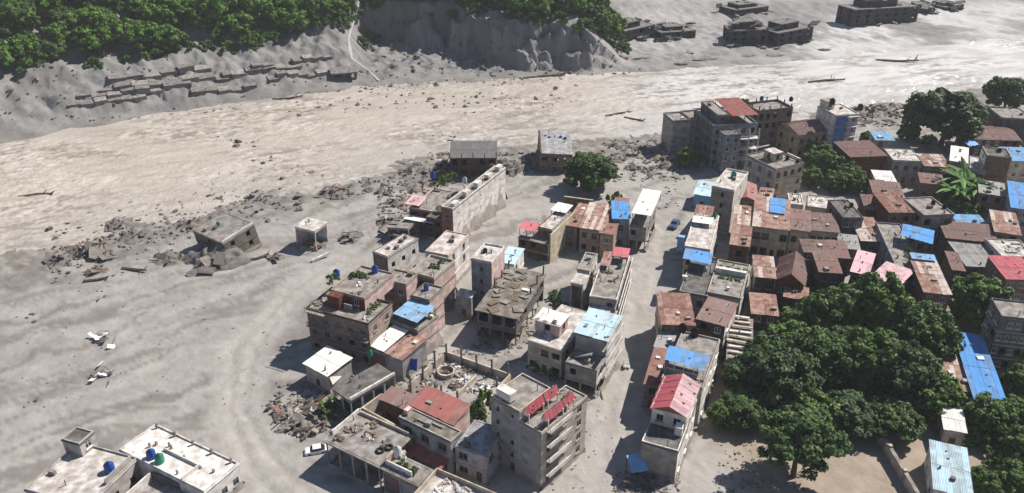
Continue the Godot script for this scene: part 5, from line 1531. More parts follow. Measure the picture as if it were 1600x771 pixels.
func build_east_town() -> void:
	# label, A, B, C, height, options
	var L := [
		["cream two storey house with long rusty roof and rows of square windows", V(1178, 350), V(1234, 357), V(1175, 309), 7.4, {"rf": "lean", "col": "sheet_rust_white", "wall": "cream", "rise": 0.9, "win": [4, 1, 1, 0], "st": 2, "bare": 0.0, "ww": 1.7, "wh": 1.6}],
		["cream house with mauve and silver roof stripes beside long rusty roof", V(1236, 356), V(1266, 360), V(1233, 328), 7.2, {"rf": "lean", "col": "sheet_mauve", "wall": "cream", "rise": 0.6, "win": [2, 1, 1, 0], "st": 2}],
		["pale house with brown roof and a full row of upper windows", V(1268, 358), V(1312, 362), V(1272, 334), 7.0, {"rf": "lean", "col": "sheet_brown", "wall": "cream", "rise": 0.5, "win": [4, 1, 1, 0], "st": 2, "bare": 0.0, "ww": 1.5, "wh": 1.5}],
		["small house with rusty brown roof behind the grass edged court", V(1142, 380), V(1171, 384), V(1146, 352), 6.6, {"rf": "lean", "col": "sheet_rust", "wall": "brick_dark", "rise": 0.5, "win": [1, 1, 0, 0]}],
		["small house with patchy pale roof below the narrow grey house", V(1148, 348), V(1174, 351), V(1150, 322), 6.6, {"rf": "lean", "col": "sheet_rust_white", "wall": "brick_grey", "rise": 0.4, "win": [1, 1, 0, 0]}],
		["little hut with tile red roof beside cream corner house", V(1150, 308), V(1184, 311), V(1154, 284), 5.8, {"rf": "gable", "col": "sheet_red", "wall": "brick_grey", "rise": 1.0, "win": [2, 1, 1, 0]}],
		["brick house with pale streaked mauve roof behind white walled court", V(1181, 430), V(1212, 433), V(1174, 401), 6.8, {"rf": "lean", "col": "sheet_rust_white", "wall": "brick_dark", "wl": "white", "rise": 0.6, "win": [2, 1, 1, 0]}],
		["brick house with steep gable rusty on its left slope and mauve on its right", V(1214, 430), V(1258, 438), V(1208, 394), 7.4, {"rf": "gable", "col": "sheet_rust", "col2": "sheet_mauve", "wall": "brick_red", "rise": 2.2, "win": [2, 1, 1, 0]}],  # left slope rust sheet, right slope darker mauve sheet
		["tall brick house with mauve roof over the mango grove", V(1282, 422), V(1316, 424), V(1270, 393), 8.4, {"rf": "lean", "col": "sheet_mauve", "wall": "brick_dark", "rise": 0.8, "win": [2, 1, 2, 0]}],
		["house with long dull brown roof behind the tall brick house", V(1258, 392), V(1298, 394), V(1254, 376), 7.4, {"rf": "lean", "col": "sheet_brown", "wall": "brick_grey", "rise": 0.5, "win": [2, 1, 1, 0]}],
		["house with reddish brown roof next to pale pink roofs", V(1302, 400), V(1328, 402), V(1298, 378), 7.2, {"rf": "lean", "col": "sheet_mauve", "wall": "brick", "rise": 0.6, "win": [2, 1, 1, 0]}],
		["low brick shed with wide mauve roof at the grove edge", V(1176, 488), V(1216, 492), V(1178, 460), 4.6, {"name": "shed", "cat": "shed", "rf": "lean", "col": "sheet_rust", "wall": "brick_dark", "rise": 0.4, "win": [2, 1, 0, 0]}],
		["house with upper pale pink metal roof beside grey house", V(1331, 422), V(1357, 428), V(1334, 392), 7.6, {"rf": "lean", "col": "sheet_rose", "wall": "brick_dark", "rise": 0.6, "win": [2, 1, 1, 0]}],
		["house with lower pale pink metal roof above the grove", V(1357, 437), V(1399, 452), V(1367, 405), 7.2, {"rf": "lean", "col": "sheet_rose", "wall": "brick_dark", "rise": 0.5, "win": [2, 1, 1, 0]}],
		["dark grey house with flat slate roof between lanes", V(1318, 340), V(1350, 340), V(1318, 312), 8.4, {"wall": "concrete_dark", "deck": "deck_dark", "win": [2, 1, 2, 0], "par": 0.4}],
		["shed with striped pale tin roof beside dark grey house", V(1347, 374), V(1384, 376), V(1358, 342), 6.0, {"name": "shed", "cat": "shed", "rf": "lean", "col": "sheet_rust_white", "wall": "concrete_dark", "rise": 0.6, "win": [1, 1, 1, 0]}],
		["brick house with tile red roof and small chimney room", V(1391, 330), V(1428, 330), V(1378, 303), 8.8, {"rf": "lean", "col": "sheet_rust", "wall": "brick", "wl": "brick_red", "rise": 0.6, "win": [2, 1, 2, 0]}],
		["grey flat roofed house with two framed front panels", V(1445, 336), V(1492, 334), V(1438, 308), 9.0, {"wall": "concrete", "deck": "deck", "pm": "grey_plaster", "win": [3, 1, 2, 0], "par": 0.5, "ww": 1.6, "wh": 1.6}],
		["house with long brown metal roof behind grey flat roofed house", V(1480, 370), V(1560, 378), V(1486, 348), 6.6, {"rf": "lean", "col": "sheet_brown", "wall": "brick_dark", "rise": 0.5, "win": [5, 1, 1, 0]}],
		["low house with light blue roof behind long brown roof", V(1502, 352), V(1545, 353), V(1506, 337), 5.4, {"rf": "lean", "col": "sheet_sky", "wall": "grey_plaster", "rise": 0.3, "win": [3, 1, 1, 0]}],
		["narrow brick house with white streaked rust roof above round tree", V(1446, 454), V(1487, 458), V(1456, 406), 7.8, {"rf": "lean", "col": "sheet_rust_white", "wall": "brick", "rise": 0.7, "win": [2, 2, 1, 0]}],
		["low brick shed with mauve roof beside white streaked rust roof", V(1490, 420), V(1508, 422), V(1490, 396), 6.0, {"name": "shed", "cat": "shed", "rf": "lean", "col": "sheet_mauve", "wall": "brick_dark", "rise": 0.4, "win": [1, 1, 0, 0]}],
		["grey shed with pale tin panels below long brown roof", V(1512, 414), V(1562, 416), V(1514, 380), 5.6, {"name": "shed", "cat": "shed", "rf": "lean", "col": "sheet_grey", "wall": "concrete_dark", "rise": 0.5, "win": [2, 1, 1, 0]}],
		["house with salmon pink roof above the dark grey apartment", V(1574, 434), V(1626, 436), V(1572, 403), 7.6, {"rf": "lean", "col": "sheet_pink", "wall": "brick_grey", "rise": 0.5, "win": [3, 1, 1, 0]}],
		["white junk covered flat roof house behind salmon pink roof", V(1566, 400), V(1622, 402), V(1570, 374), 7.0, {"wall": "grey_plaster", "deck": "deck_light", "win": [3, 1, 1, 0], "par": 0.4}],
		["brick red house with flat mauve roof by blue fronted house", V(1330, 244), V(1386, 242), V(1338, 222), 7.0, {"rf": "lean", "col": "sheet_mauve", "wall": "brick_red", "rise": 0.5, "win": [3, 1, 2, 0]}],
		["grey house with cluttered white roof below the big riverside tree", V(1396, 250), V(1442, 252), V(1400, 232), 6.4, {"wall": "concrete", "deck": "deck_light", "win": [3, 1, 1, 0], "par": 0.4}],
		["low dark house with strip of pale tin roof below riverside tree", V(1446, 258), V(1486, 260), V(1446, 242), 5.4, {"rf": "lean", "col": "sheet_rust_white", "wall": "concrete_dark", "rise": 0.4, "win": [3, 1, 1, 0]}],
		["house with bright white metal roof and blue tarp beside it", V(1486, 250), V(1512, 254), V(1496, 230), 6.6, {"rf": "lean", "col": "sheet_white", "wall": "concrete_blue", "rise": 0.3, "win": [2, 1, 1, 0]}],
		["tall brick fronted house with white side wall near the palms", V(1543, 242), V(1582, 246), V(1552, 230), 10.4, {"wall": "brick", "wl": "white", "wr": "white", "deck": "deck_dark", "pm": "grey_plaster", "win": [0, 2, 1, 0], "par": 0.5}],
		["house with blue metal roof behind tall brick fronted house", V(1584, 250), V(1630, 252), V(1586, 232), 7.6, {"rf": "lean", "col": "sheet_sky", "wall": "cream", "rise": 0.4, "win": [3, 1, 1, 0]}],
		["house with royal blue roof and grey wall at the lane end", V(1582, 322), V(1632, 330), V(1582, 286), 7.4, {"rf": "lean", "col": "sheet_blue", "wall": "blue_grey", "rise": 0.6, "win": [3, 1, 1, 0]}],
		["brick house with pale patched roof below royal blue roof", V(1556, 360), V(1596, 366), V(1562, 332), 7.6, {"rf": "lean", "col": "sheet_rust_white", "wall": "brick_grey", "rise": 0.5, "win": [2, 1, 1, 0]}],
		["long low house with wide brown mauve roof near riverside trees", V(1526, 214), V(1596, 216), V(1534, 194), 5.4, {"rf": "ridge", "col": "sheet_mauve", "wall": "brick_dark", "rise": 1.0, "win": [5, 1, 1, 0]}],
		["dark blue grey house behind the riverside trees", V(1566, 184), V(1616, 186), V(1570, 168), 7.4, {"wall": "charcoal", "deck": "deck", "win": [4, 1, 1, 0], "par": 0.4}],
		["low hut with light blue roof behind brick red house", V(1370, 218), V(1398, 219), V(1372, 207), 4.6, {"name": "hut", "cat": "hut", "rf": "lean", "col": "sheet_sky", "wall": "concrete", "rise": 0.3, "win": [2, 1, 1, 0]}],
		["house with small bright white roof below cluttered white roof", V(1372, 284), V(1402, 286), V(1378, 268), 5.6, {"rf": "lean", "col": "sheet_white", "wall": "cream", "rise": 0.3, "win": [2, 1, 1, 0]}],
		["brown house with dull red roof behind tile red roof", V(1366, 300), V(1412, 304), V(1368, 284), 6.8, {"rf": "lean", "col": "sheet_mauve", "wall": "brick_dark", "rise": 0.5, "win": [3, 1, 1, 0]}],
		["low house with rubble strewn pale roof near cream corner house", V(1262, 322), V(1308, 328), V(1266, 304), 5.8, {"wall": "beige", "deck": "deck_light", "win": [3, 1, 1, 0], "par": 0.4}],
		["small white topped house in front of cream corner house", V(1234, 318), V(1256, 320), V(1236, 302), 5.8, {"wall": "grey_plaster", "deck": "deck_light", "pm": "white", "win": [2, 1, 1, 0], "par": 0.4}],
		["dark grey apartment block with long window bands at the lane end", V(1566, 494), V(1640, 502), V(1572, 468), 10.6, {"wall": "concrete_dark", "deck": "deck", "sm": "grey_plaster", "win": [6, 1, 2, 0], "par": 0.5, "ww": 2.0}],
		["weathered shed with ribbed brown roof beside long blue roof", V(1478, 604), V(1524, 612), V(1476, 536), 4.8, {"name": "shed", "cat": "shed", "rf": "lean", "col": "sheet_rust_white", "wall": "brick_grey", "rise": 0.4, "win": [2, 2, 1, 0]}],
		["long shed with plain blue metal roof", V(1527, 628), V(1576, 636), V(1524, 526), 5.4, {"name": "shed", "cat": "shed", "rf": "lean", "col": "sheet_blue", "wall": "concrete_dark", "rise": 0.5, "win": [2, 4, 3, 0]}],
		["long shed with faded pale blue white roof by the lane wall", V(1462, 762), V(1520, 776), V(1458, 692), 4.6, {"name": "shed", "cat": "shed", "rf": "lean", "col": "sheet_pale", "wall": "white", "rise": 0.4, "win": [2, 3, 2, 0]}],
		["small hut with broken white roof sheets behind pale blue white roof", V(1478, 668), V(1510, 674), V(1480, 640), 4.0, {"name": "hut", "cat": "hut", "rf": "lean", "col": "sheet_white", "wall": "grey_plaster", "rise": 0.5, "win": [1, 1, 1, 0]}],
		["small dark roofed lean-to house wedged behind striped tin shed", V(1354, 326), V(1378, 328), V(1356, 306), 6.4, {"rf": "lean", "col": "sheet_brown", "wall": "brick_dark", "rise": 0.4, "win": [1, 1, 1, 0]}],
		["narrow grey house with pale flat roof behind palms", V(1516, 262), V(1542, 266), V(1522, 244), 6.6, {"wall": "grey_plaster", "deck": "deck_light", "win": [2, 1, 1, 0], "par": 0.4}],
		["squat brick house with grey tin roof beyond the palms", V(1532, 300), V(1572, 306), V(1540, 284), 5.6, {"rf": "lean", "col": "sheet_grey", "wall": "brick_grey", "rise": 0.4, "win": [2, 1, 1, 0]}],
		["low brown roofed kitchen shed beside grey cluttered house", V(1440, 284), V(1476, 288), V(1444, 272), 4.4, {"name": "shed", "cat": "shed", "rf": "lean", "col": "sheet_mauve", "wall": "brick_grey", "rise": 0.4, "win": [2, 1, 1, 0]}],
		["small rust roofed shed between dull red roof and striped tin", V(1384, 350), V(1404, 352), V(1386, 334), 5.4, {"name": "shed", "cat": "shed", "rf": "lean", "col": "sheet_rust", "wall": "brick_dark", "rise": 0.4, "win": [1, 1, 0, 0]}],
		["small grey roofed house below dark grey house", V(1314, 386), V(1344, 389), V(1318, 368), 5.8, {"rf": "lean", "col": "sheet_grey", "wall": "concrete_dark", "rise": 0.4, "win": [2, 1, 1, 0]}],
		["low tan hut behind the hut with tile red roof", V(1186, 306), V(1206, 309), V(1188, 294), 5.0, {"name": "hut", "cat": "hut", "rf": "lean", "col": "sheet_rust_white", "wall": "tan", "rise": 0.4, "win": [1, 1, 0, 0]}],
		["small patched roof hut under the tall brick house", V(1226, 462), V(1262, 468), V(1228, 446), 5.2, {"name": "hut", "cat": "hut", "rf": "lean", "col": "sheet_rust", "wall": "brick_dark", "rise": 0.4, "win": [2, 1, 1, 0]}],
	]
	var F := {}
	for e in L:
		F[e[0]] = house(e[0], e[1], e[2], e[3], e[4] * (1.13 if e[1].y < 500 else 1.0), e[5])
	var c: Dictionary = F["cream two storey house with long rusty roof and rows of square windows"]
	sheets(c, Vector3(c.x1 - 4.6, 8.66, 0.6), Vector3(c.x1 - 1.0, 8.66, 0.6), Vector3(c.x1 - 4.6, 8.98, c.z0), Vector3(c.x1 - 1.0, 8.98, c.z0), "sheet_blue")
	c = F["narrow brick house with white streaked rust roof above round tree"]
	sheets(c, Vector3(c.x0, 9.5, c.z0 + 1.8), Vector3(c.x1, 9.5, c.z0 + 1.8), Vector3(c.x0, 9.75, c.z0 - 0.6), Vector3(c.x1, 9.75, c.z0 - 0.6), "sheet_sky")
	# house with the bright blue roof above a dim yard
	var f := frame("house", "blue grey house with bright sky blue metal roof and green terrace", "house", V(1404, 424), V(1448, 428), V(1410, 350), 8.0)
	block(f, f.x0, f.x1, f.z0, f.z1, 0.0, 8.0, {"wall": "blue_grey", "deck": "deck", "win": [2, 2, 3, 0], "st": 3, "par": 0.5})
	var b0 := loc(f, 1409, 368, 10.2)
	var b1 := loc(f, 1458, 382, 10.2)
	var b2 := loc(f, 1411, 350, 10.4)
	var b3 := loc(f, 1461, 361, 10.4)
	sheets(f, b0, b1, b2, b3, "sheet_blue")
	for q in [b0, b1, b2, b3]:
		bx(f.o, "post", M.steel, Vector3(q.x, 8.9, q.z), Vector3(0.14, 2.7, 0.14))
	bx(f.o, "roof_box", M.white, loc(f, 1434, 408, 8.2), Vector3(3.0, 0.8, 1.4))
	for e in [[1419, 393, 0.9], [1418, 400, 0.8], [1424, 404, 0.7]]:
		var g := px(e[0], e[1], 7.8)
		tree(Vector3(g.x, 7.6, g.z), e[2], 4, "green shrub on terrace below bright sky blue roof", "shrubs below the sky blue roof", "shrub", "shrub")
	# rafters of a stripped roof
	f = frame("ruined_house", "stripped house with bare pale rafters behind the street row", "ruin", V(1136, 560), V(1176, 566), V(1148, 494), 4.6)
	block(f, f.x0, f.x1, f.z0, f.z1, 0.0, 4.2, {"wall": "brick_pale", "deck": "rubble", "win": [2, 2, 1, 0], "st": 1, "par": 0.0, "bare": 1.0})
	for k in 9:
		bx(f.o, "rafter", M.white if k % 3 == 0 else M.beige, Vector3(rng.randf_range(-0.3, 0.3), 4.75 + rng.randf() * 0.15, lerpf(f.z0 + 0.4, f.z1 - 0.4, k / 8.0)), Vector3(f.W * rng.randf_range(0.75, 1.05), 0.14, 0.62), Basis.from_euler(Vector3(rng.randf_range(-0.2, 0.2), rng.randf_range(-0.1, 0.1), 0)))
	# tarps, tanks, junk over the east roofs
	var g := px(1518, 224, 6.0)
	var t := base("tarpaulin", Vector3(g.x, 4.5, g.z), 0.4, "bright blue tarp stretched beside bright white metal roof", "tarpaulin")
	var st := begin()
	for i in 4:
		quad(st, Vector3(-2.0 + i, 1.2 + 0.2 * (i % 2), 1.4), Vector3(-1.0 + i, 1.2 + 0.2 * ((i + 1) % 2), 1.4), Vector3(-1.0 + i, 2.0, -1.2), Vector3(-2.0 + i, 2.0, -1.2), Vector3(0, 0.95, 0.3).normalized())
	put("cloth", st.commit(), M.sheet_blue, t)
	for x in [-1.9, 1.9]:
		bx(t, "post", M.steel, Vector3(x, -1.4, 1.3), Vector3(0.1, 6.2, 0.1))
		bx(t, "post", M.steel, Vector3(x, -1.2, -1.1), Vector3(0.1, 6.4, 0.1))
	for e in [[1405, 240, 6.9], [1415, 238, 6.9], [1425, 242, 6.9], [1434, 243, 6.9], [1272, 314, 6.2], [1285, 316, 6.2], [1298, 319, 6.2], [1580, 388, 7.6], [1590, 391, 7.6], [1600, 387, 7.6], [1576, 394, 7.6], [1245, 312, 6.2]]:
		clutter(px(e[0], e[1], e[2]), "pale junk heap on a flat roof in the eastern lanes", "junk heaps on the eastern flat roofs", true)
	for e in [[1330, 324, 9.2], [1458, 320, 9.8], [1476, 326, 9.8], [1562, 238, 11.4], [1246, 256, 9.9], [1230, 250, 9.9]]:
		tank(px(e[0], e[1], e[2]), "tank_black", "black water tank on a flat roof in the eastern lanes", "black tanks on the eastern roofs", 0.5, 1.15)
	# lane wall at the lower right
	f = frame("lane_wall", "long beige wall with gate piers along the lane beside the grove", "wall", V(1432, 780), V(1445, 780), V(1462, 632), 1.8)
	bx(f.o, "wall", M.beige, Vector3(0, 0.7, 0), Vector3(0.35, 2.6, f.D))
	bx(f.o, "coping", M.concrete, Vector3(0, 2.05, 0), Vector3(0.6, 0.14, f.D))
	for k in 5:
		bx(f.o, "pier", M.beige, Vector3(0, 0.95, lerpf(f.z0, f.z1, k / 4.0)), Vector3(0.6, 3.0, 0.6))
	for e in [[1478, 646], [1492, 652], [1484, 662], [1500, 668], [1474, 640], [1498, 642]]:
		var q := px(e[0], e[1], 0)
		clutter(Vector3(q.x, 0.1, q.z), "broken white sheets heaped by the lane wall", "white heaps by the lane wall", true)

func build_far_bank() -> void:
	# stepped stone terraces on the far bank: each ledge is a thing of separate blocks
	var rows := [
		[[105, 168], [230, 158], 3], [[120, 156], [300, 138], 4], [[150, 143], [410, 116], 5], [[170, 130], [330, 113], 3],
		[[300, 150], [420, 134], 3], [[395, 112], [520, 92], 4], [[420, 130], [510, 117], 3], [[350, 128], [470, 110], 3],
	]
	var ri := 0
	for r in rows:
		var a := hit(r[0][0], r[0][1])
		var b := hit(r[1][0], r[1][1])
		var n: int = r[2]
		var words: String = ["lowest broken ledge of stone blocks on the far bank terraces", "long ledge of stone blocks above the lowest terrace step", "longest middle ledge of stone blocks across the far bank", "upper left ledge of mud covered blocks below the forest", "ledge of dark gapped blocks at the river foot", "high ledge of blocks below the small waterfall", "short ledge of blocks beside the flat landing slab", "ledge of tilted blocks between middle and high terraces"][ri]
		ri += 1
		var o := base("stone_terrace", a.lerp(b, 0.5), atan2(-(b - a).z, (b - a).x), words, "terrace")
		var w := (b - a).length()
		var bw := w / (n * 2)
		for i in n * 2:
			if rng.randf() < 0.05: continue
			var s := Vector3(bw * rng.randf_range(0.93, 1.03), rng.randf_range(1.5, 2.2), rng.randf_range(3.0, 4.2))
			var x := -w / 2 + bw * (i + 0.5)
			var wp: Vector3 = o.transform * Vector3(x, 0, 0)
			bx(o, "stone_block", M[["bank", "bank", "concrete"][i % 3]], Vector3(x, ground(wp.x, wp.z) - o.position.y + 0.5, -1.2 + rng.randf_range(-0.5, 0.5)), s, Basis.from_euler(Vector3(rng.randf_range(0.05, 0.22), rng.randf_range(-0.07, 0.07), rng.randf_range(-0.07, 0.07))))
	var sp := hit(538, 122)
	var slab := base("landing_slab", sp, 0.28, "flat grey concrete landing slab with dark overhang at the far bank", "slab")
	bx(slab, "deck", M.bank, Vector3(0, 2.2, -1.5), Vector3(10.5, 0.6, 7.0), Basis(Vector3.RIGHT, 0.1))
	for k in 3:
		bx(slab, "pier", M.concrete_dark, Vector3(-4.4 + k * 4.4, 0.6, 0.2), Vector3(1.0, 2.6, 1.2))
	# a thin fall of white water down the gully
	var st := begin()
	var pts := [[560, 12], [557, 30], [548, 48], [545, 66], [547, 80], [550, 94], [575, 112], [592, 128]]
	for i in pts.size() - 1:
		var a := hit(pts[i][0], pts[i][1]) + Vector3(0, 0.5, 0)
		var b := hit(pts[i + 1][0], pts[i + 1][1]) + Vector3(0, 0.5, 0)
		var s := Vector3(0.55, 0, 0)
		for k in 3:
			var wa: float = [0.5, 0.28, 0.6, 0.35, 0.7, 0.4, 0.25, 0.5][i]
			var wb: float = [0.5, 0.28, 0.6, 0.35, 0.7, 0.4, 0.25, 0.5][i + 1]
			var s0 := Vector3(-1.0 + k * 0.66, 0.3 * (k % 2), 0)
			var s1 := Vector3(-1.0 + (k + 1) * 0.66, 0.3 * ((k + 1) % 2), 0)
			quad(st, a + s0 * wa, b + s0 * wb, b + s1 * wb, a + s1 * wa, Vector3(0, 0.7, 0.7))
	tag(put("stream", st.commit(), M.foam, self), "thin white stream falling down the gully to the river", "water", "", "structure")
	# mud drowned buildings across the river
	for e in [
		["dark mud drowned house with rounded roof steps beyond the river", [958, 50], [1009, 47], [960, 30], 9.0, 2, 4],
		["dark low ruin with tower stub on the far mud plain", [1030, 52], [1078, 46], [1034, 34], 6.0, 2, 3],
		["pair of dark ruined blocks at the far water line", [1140, 60], [1198, 56], [1142, 36], 11.0, 3, 4],
		["dark ruined block with white patch behind the far water line", [1200, 58], [1264, 54], [1202, 34], 10.0, 3, 4],
		["largest dark ruined building on the far mud plain", [1326, 34], [1424, 22], [1330, 8], 13.0, 4, 7],
		["low dark ruin near the upper edge of the far plain", [1136, 14], [1196, 10], [1138, 4], 6.0, 2, 4],
		["distant dark hut beside the largest ruined building", [1430, 8], [1462, 6], [1432, 0], 4.5, 1, 3],
		["farthest dark hut on the far mud plain", [1468, 4], [1502, 2], [1470, -3], 4.0, 1, 3],
	]:
		var A := hit(e[1][0], e[1][1] + 12)
		var h: float = e[4]
		var gy := A.y
		var B := hit(e[2][0], e[2][1] + 12)
		var u := (B - A)
		u.y = 0
		var w := u.length()
		var f := {"o": base("ruined_house", Vector3((A.x + B.x) / 2, minf(A.y, B.y) - 1.0, (A.z + B.z) / 2) - Vector3(0, 0, 6), atan2(-u.z, u.x), e[0], "ruin"), "W": w, "D": 12.0, "H": h, "x0": -w / 2, "x1": w / 2, "z0": -6.0, "z1": 6.0}
		f.o.rotation.z = rng.randf_range(-0.07, 0.07)
		f.o.rotation.y += rng.randf_range(-0.25, 0.25)
		block(f, f.x0, f.x1, f.z0, f.z1, 0.0, h * 0.72, {"wall": "ruin", "deck": "bank", "win": [e[6], 2, 2, 0], "st": e[5], "par": 0.3, "bare": 1.0, "ww": 1.8, "wh": 1.6, "sm": "ruin", "pm": "ruin"})
		block(f, f.x0 + w * 0.2, f.x0 + w * 0.7, f.z0 + 1.0, f.z1 - 3.0, h * 0.7, h, {"wall": "ruin", "deck": "bank", "win": [e[6] / 2, 1, 1, 0], "st": 1, "par": 0.3, "bare": 1.0, "pm": "ruin"})
		for k in 11:
			bx(f.o, "fallen_slab", M[["ruin", "bank"][k % 2]], Vector3(rng.randf_range(f.x0 - 2.0, f.x1 + 2.0), rng.randf_range(0.5, 2.5) if k < 6 else h * rng.randf_range(0.7, 1.0), f.z1 + rng.randf_range(0, 2) if k < 6 else rng.randf_range(f.z0, f.z1)), Vector3(rng.randf_range(2, 5), 0.4, rng.randf_range(2, 4)), Basis.from_euler(Vector3(rng.randf_range(-0.4, 0.4), rng.randf() * TAU, rng.randf_range(-0.4, 0.4))))
	# mud shoals and drowned slabs along the far water line
	var i := 0
	for e in [[1065, 100, 5.0], [1100, 94, 7.0], [1170, 88, 5.0], [1210, 87, 6.0], [1075, 83, 4.0], [1290, 78, 5.0], [1000, 92, 4.0]]:
		var p := hit(e[0], e[1])
		var m := put("drowned_slab", rock_mesh(i % 5), M.bank, self, Transform3D(Basis(Vector3.UP, 0.2) * Basis.from_scale(Vector3(e[2] * 1.5, 1.6, e[2] * 0.6)), p))
		tag(m, "flat mud coated slab stranded at the far water line", "slab", "stranded slabs at the far water line")
		i += 1

func build_plants() -> void:
	# mango grove
	var G := [[1178, 575, 5.2, 1, 0.85], [1236, 530, 5.6, 2, 0.9], [1300, 490, 6.0, 0, 1.15], [1368, 492, 6.4, 2, 1.3], [1442, 524, 6.4, 0, 1.1], [1226, 594, 6.2, 1, 1.0], [1292, 562, 6.4, 0, 1.05], [1352, 566, 5.8, 2, 1.2], [1416, 584, 6.2, 1, 1.05], [1462, 602, 4.8, 2, 0.95], [1400, 634, 4.6, 0, 0.8], [1328, 628, 4.8, 1, 0.75], [1258, 486, 4.6, 2, 0.85], [1340, 462, 4.8, 0, 1.0], [1170, 618, 4.4, 0, 0.75], [1270, 630, 5.0, 2, 0.85], [1320, 530, 5.2, 1, 0.85], [1205, 545, 5.0, 0, 0.95], [1402, 482, 5.0, 1, 0.95], [1400, 540, 5.0, 2, 0.9]]
	var i := 0
	for e in G:
		var p := px(e[0], e[1], 6.0)
		tree(Vector3(p.x, 0, p.z), e[2], e[3], ["full crowned dark green mango tree in the grove", "tall dull green mango tree in the grove", "brighter green mango tree in the grove"][e[3]], ["dark mango trees of the grove", "dull green mango trees of the grove", "bright mango trees of the grove"][e[3]], "mango_tree", "tree", e[4])
		i += 1
	var p := px(1250, 700, 6.0)
	tree(Vector3(p.x, 0, p.z), 6.4, 5, "loose crowned tree with visible trunk at the grove's lit yard", "")
	p = px(1130, 650, 2.0)
	tree(Vector3(p.x, 0, p.z), 2.6, 2, "small bright tree beside street house with gabled roof", "")
	p = px(1536, 466, 6.0)
	tree(Vector3(p.x, 0, p.z), 6.0, 2, "bright round tree beside dark grey apartment block", "")
	p = px(1548, 655, 3.0)
	tree(Vector3(p.x, 0, p.z), 4.2, 2, "bushy tree in front of long plain blue roof", "")
	for e in [[1592, 550, 3.2], [1598, 596, 3.4], [1594, 646, 3.2], [1600, 700, 3.6], [1590, 752, 3.4], [1560, 760, 2.6], [1540, 740, 2.2]]:
		p = px(e[0], e[1], 3.0)
		tree(Vector3(p.x, 0, p.z), e[2], 2, "light green tree at the lane's end beyond the blue roofed shed", "light green trees beyond the blue shed")
	p = px(1478, 196, 7.0)
	tree(Vector3(p.x, 0, p.z), 12.0, 1, "largest dark riverside tree above the eastern lanes", "", "tree", "tree", 0.85)
	p = px(1420, 206, 3.0)
	tree(Vector3(p.x, 0, p.z), 3.6, 2, "smaller bright tree at foot of largest riverside tree", "")
	p = px(1578, 144, 7.0)
	tree(Vector3(p.x, 0, p.z), 7.6, 0, "second riverside tree behind dark blue grey house", "")
	p = px(1078, 246, 3.0)
	tree(Vector3(p.x, 0, p.z), 3.6, 2, "round green tree at foot of plain grey windowless block", "")
	for e in [[1284, 245, 3.6], [1272, 236, 2.8], [1298, 268, 4.6], [1318, 276, 4.0], [1280, 262, 4.0], [1356, 216, 2.4], [1332, 286, 3.6], [1346, 292, 3.0], [1268, 280, 3.2], [1304, 288, 3.4], [1268, 252, 3.0]]:
		p = px(e[0], e[1], 2.0)
		tree(Vector3(p.x, 0, p.z), e[2], 2, "garden tree between cream corner house and blue fronted house", "garden trees behind the corner house")
	for e in [[1580, 560, 2.4], [1590, 600, 2.6], [1588, 640, 2.4], [1592, 690, 2.6], [1585, 730, 2.6], [1594, 765, 2.4], [1572, 680, 2.2], [1560, 720, 2.0], [1570, 540, 1.8], [1560, 515, 2.2], [1530, 690, 2.2]]:
		p = px(e[0], e[1], 1.5)
		tree(Vector3(p.x, 0, p.z), e[2], 4, "leafy climber bush along the lane by the sheds", "bushes along the shed lane", "bush", "bush", 1.1)
	for e in [[1496, 296, 2.3], [1512, 300, 2.2], [1505, 284, 2.2], [1524, 308, 1.9], [1486, 306, 1.8], [1500, 310, 1.8]]:
		p = px(e[0], e[1], 3.0)
		banana(Vector3(p.x, 0, p.z), e[2], "banana plant with broad drooping leaves between eastern houses", "banana plants of the eastern lanes")
	for e in [[1520, 330, 3.0], [1500, 326, 2.8], [1540, 322, 2.8], [1590, 226, 2.4], [1436, 266, 2.2], [1452, 268, 2.0], [1490, 322, 2.6], [1476, 300, 2.4], [1530, 300, 2.6], [1510, 318, 2.8], [1484, 286, 2.2], [1552, 316, 2.2]]:
		p = px(e[0], e[1], 1.5)
		tree(Vector3(p.x, 0, p.z), e[2], 4, "bright green bush between eastern houses near the banana plants", "bushes near the banana plants", "bush", "bush")
	for e in [[505, 640], [520, 632], [535, 640], [512, 650]]:
		p = px(e[0], e[1], 0.5)
		tree(Vector3(p.x, 0, p.z), 1.5, 4, "dusty bush in rubble below low house with dark grey roof", "dusty bushes in the rubble", "bush", "bush")
	# forest on the far slope
	var n := 0
	var tries := 0
	var spots := []
	while n < 285 and tries < 9000:
		tries += 1
		var x := rng.randf_range(-290, 45)
		var z := rng.randf_range(-430, -215)
		var t := (line_z(FAR, x / S) - z / S)
		var edge := 29.0 if x < -60 else 10.5 + 34.0 * (1.0 - smoothstep(-47.0, 16.0, x / S))
		if t < edge + n_mid.get_noise_2d(x, z) * 5.0 or t > edge + 40.0: continue
		var ok := true
		for s in spots:
			if Vector2(x - s.x, z - s.y).length() < 4.3:
				ok = false
				break
		if not ok: continue
		if x > -52 * S and x < -45 * S and t < 40.0: continue
		spots.append(Vector2(x, z))
		tree(Vector3(x, ground(x, z) - 0.4, z), rng.randf_range(4.4, 7.2), 3 if n % 4 != 1 else 2, "bright leafy tree of the forest above the far bank", "forest trees above the far bank", "forest_tree", "tree", rng.randf_range(0.8, 1.15))
		n += 1
	# undergrowth reads as one mass
	var mm := MultiMesh.new()
	mm.transform_format = MultiMesh.TRANSFORM_3D
	mm.mesh = crown_mesh(4, 1.5, 1.3, 26, 60, Color(0.04, 0.085, 0.02), Color(0.1, 0.18, 0.035), 0.2)
	var T := []
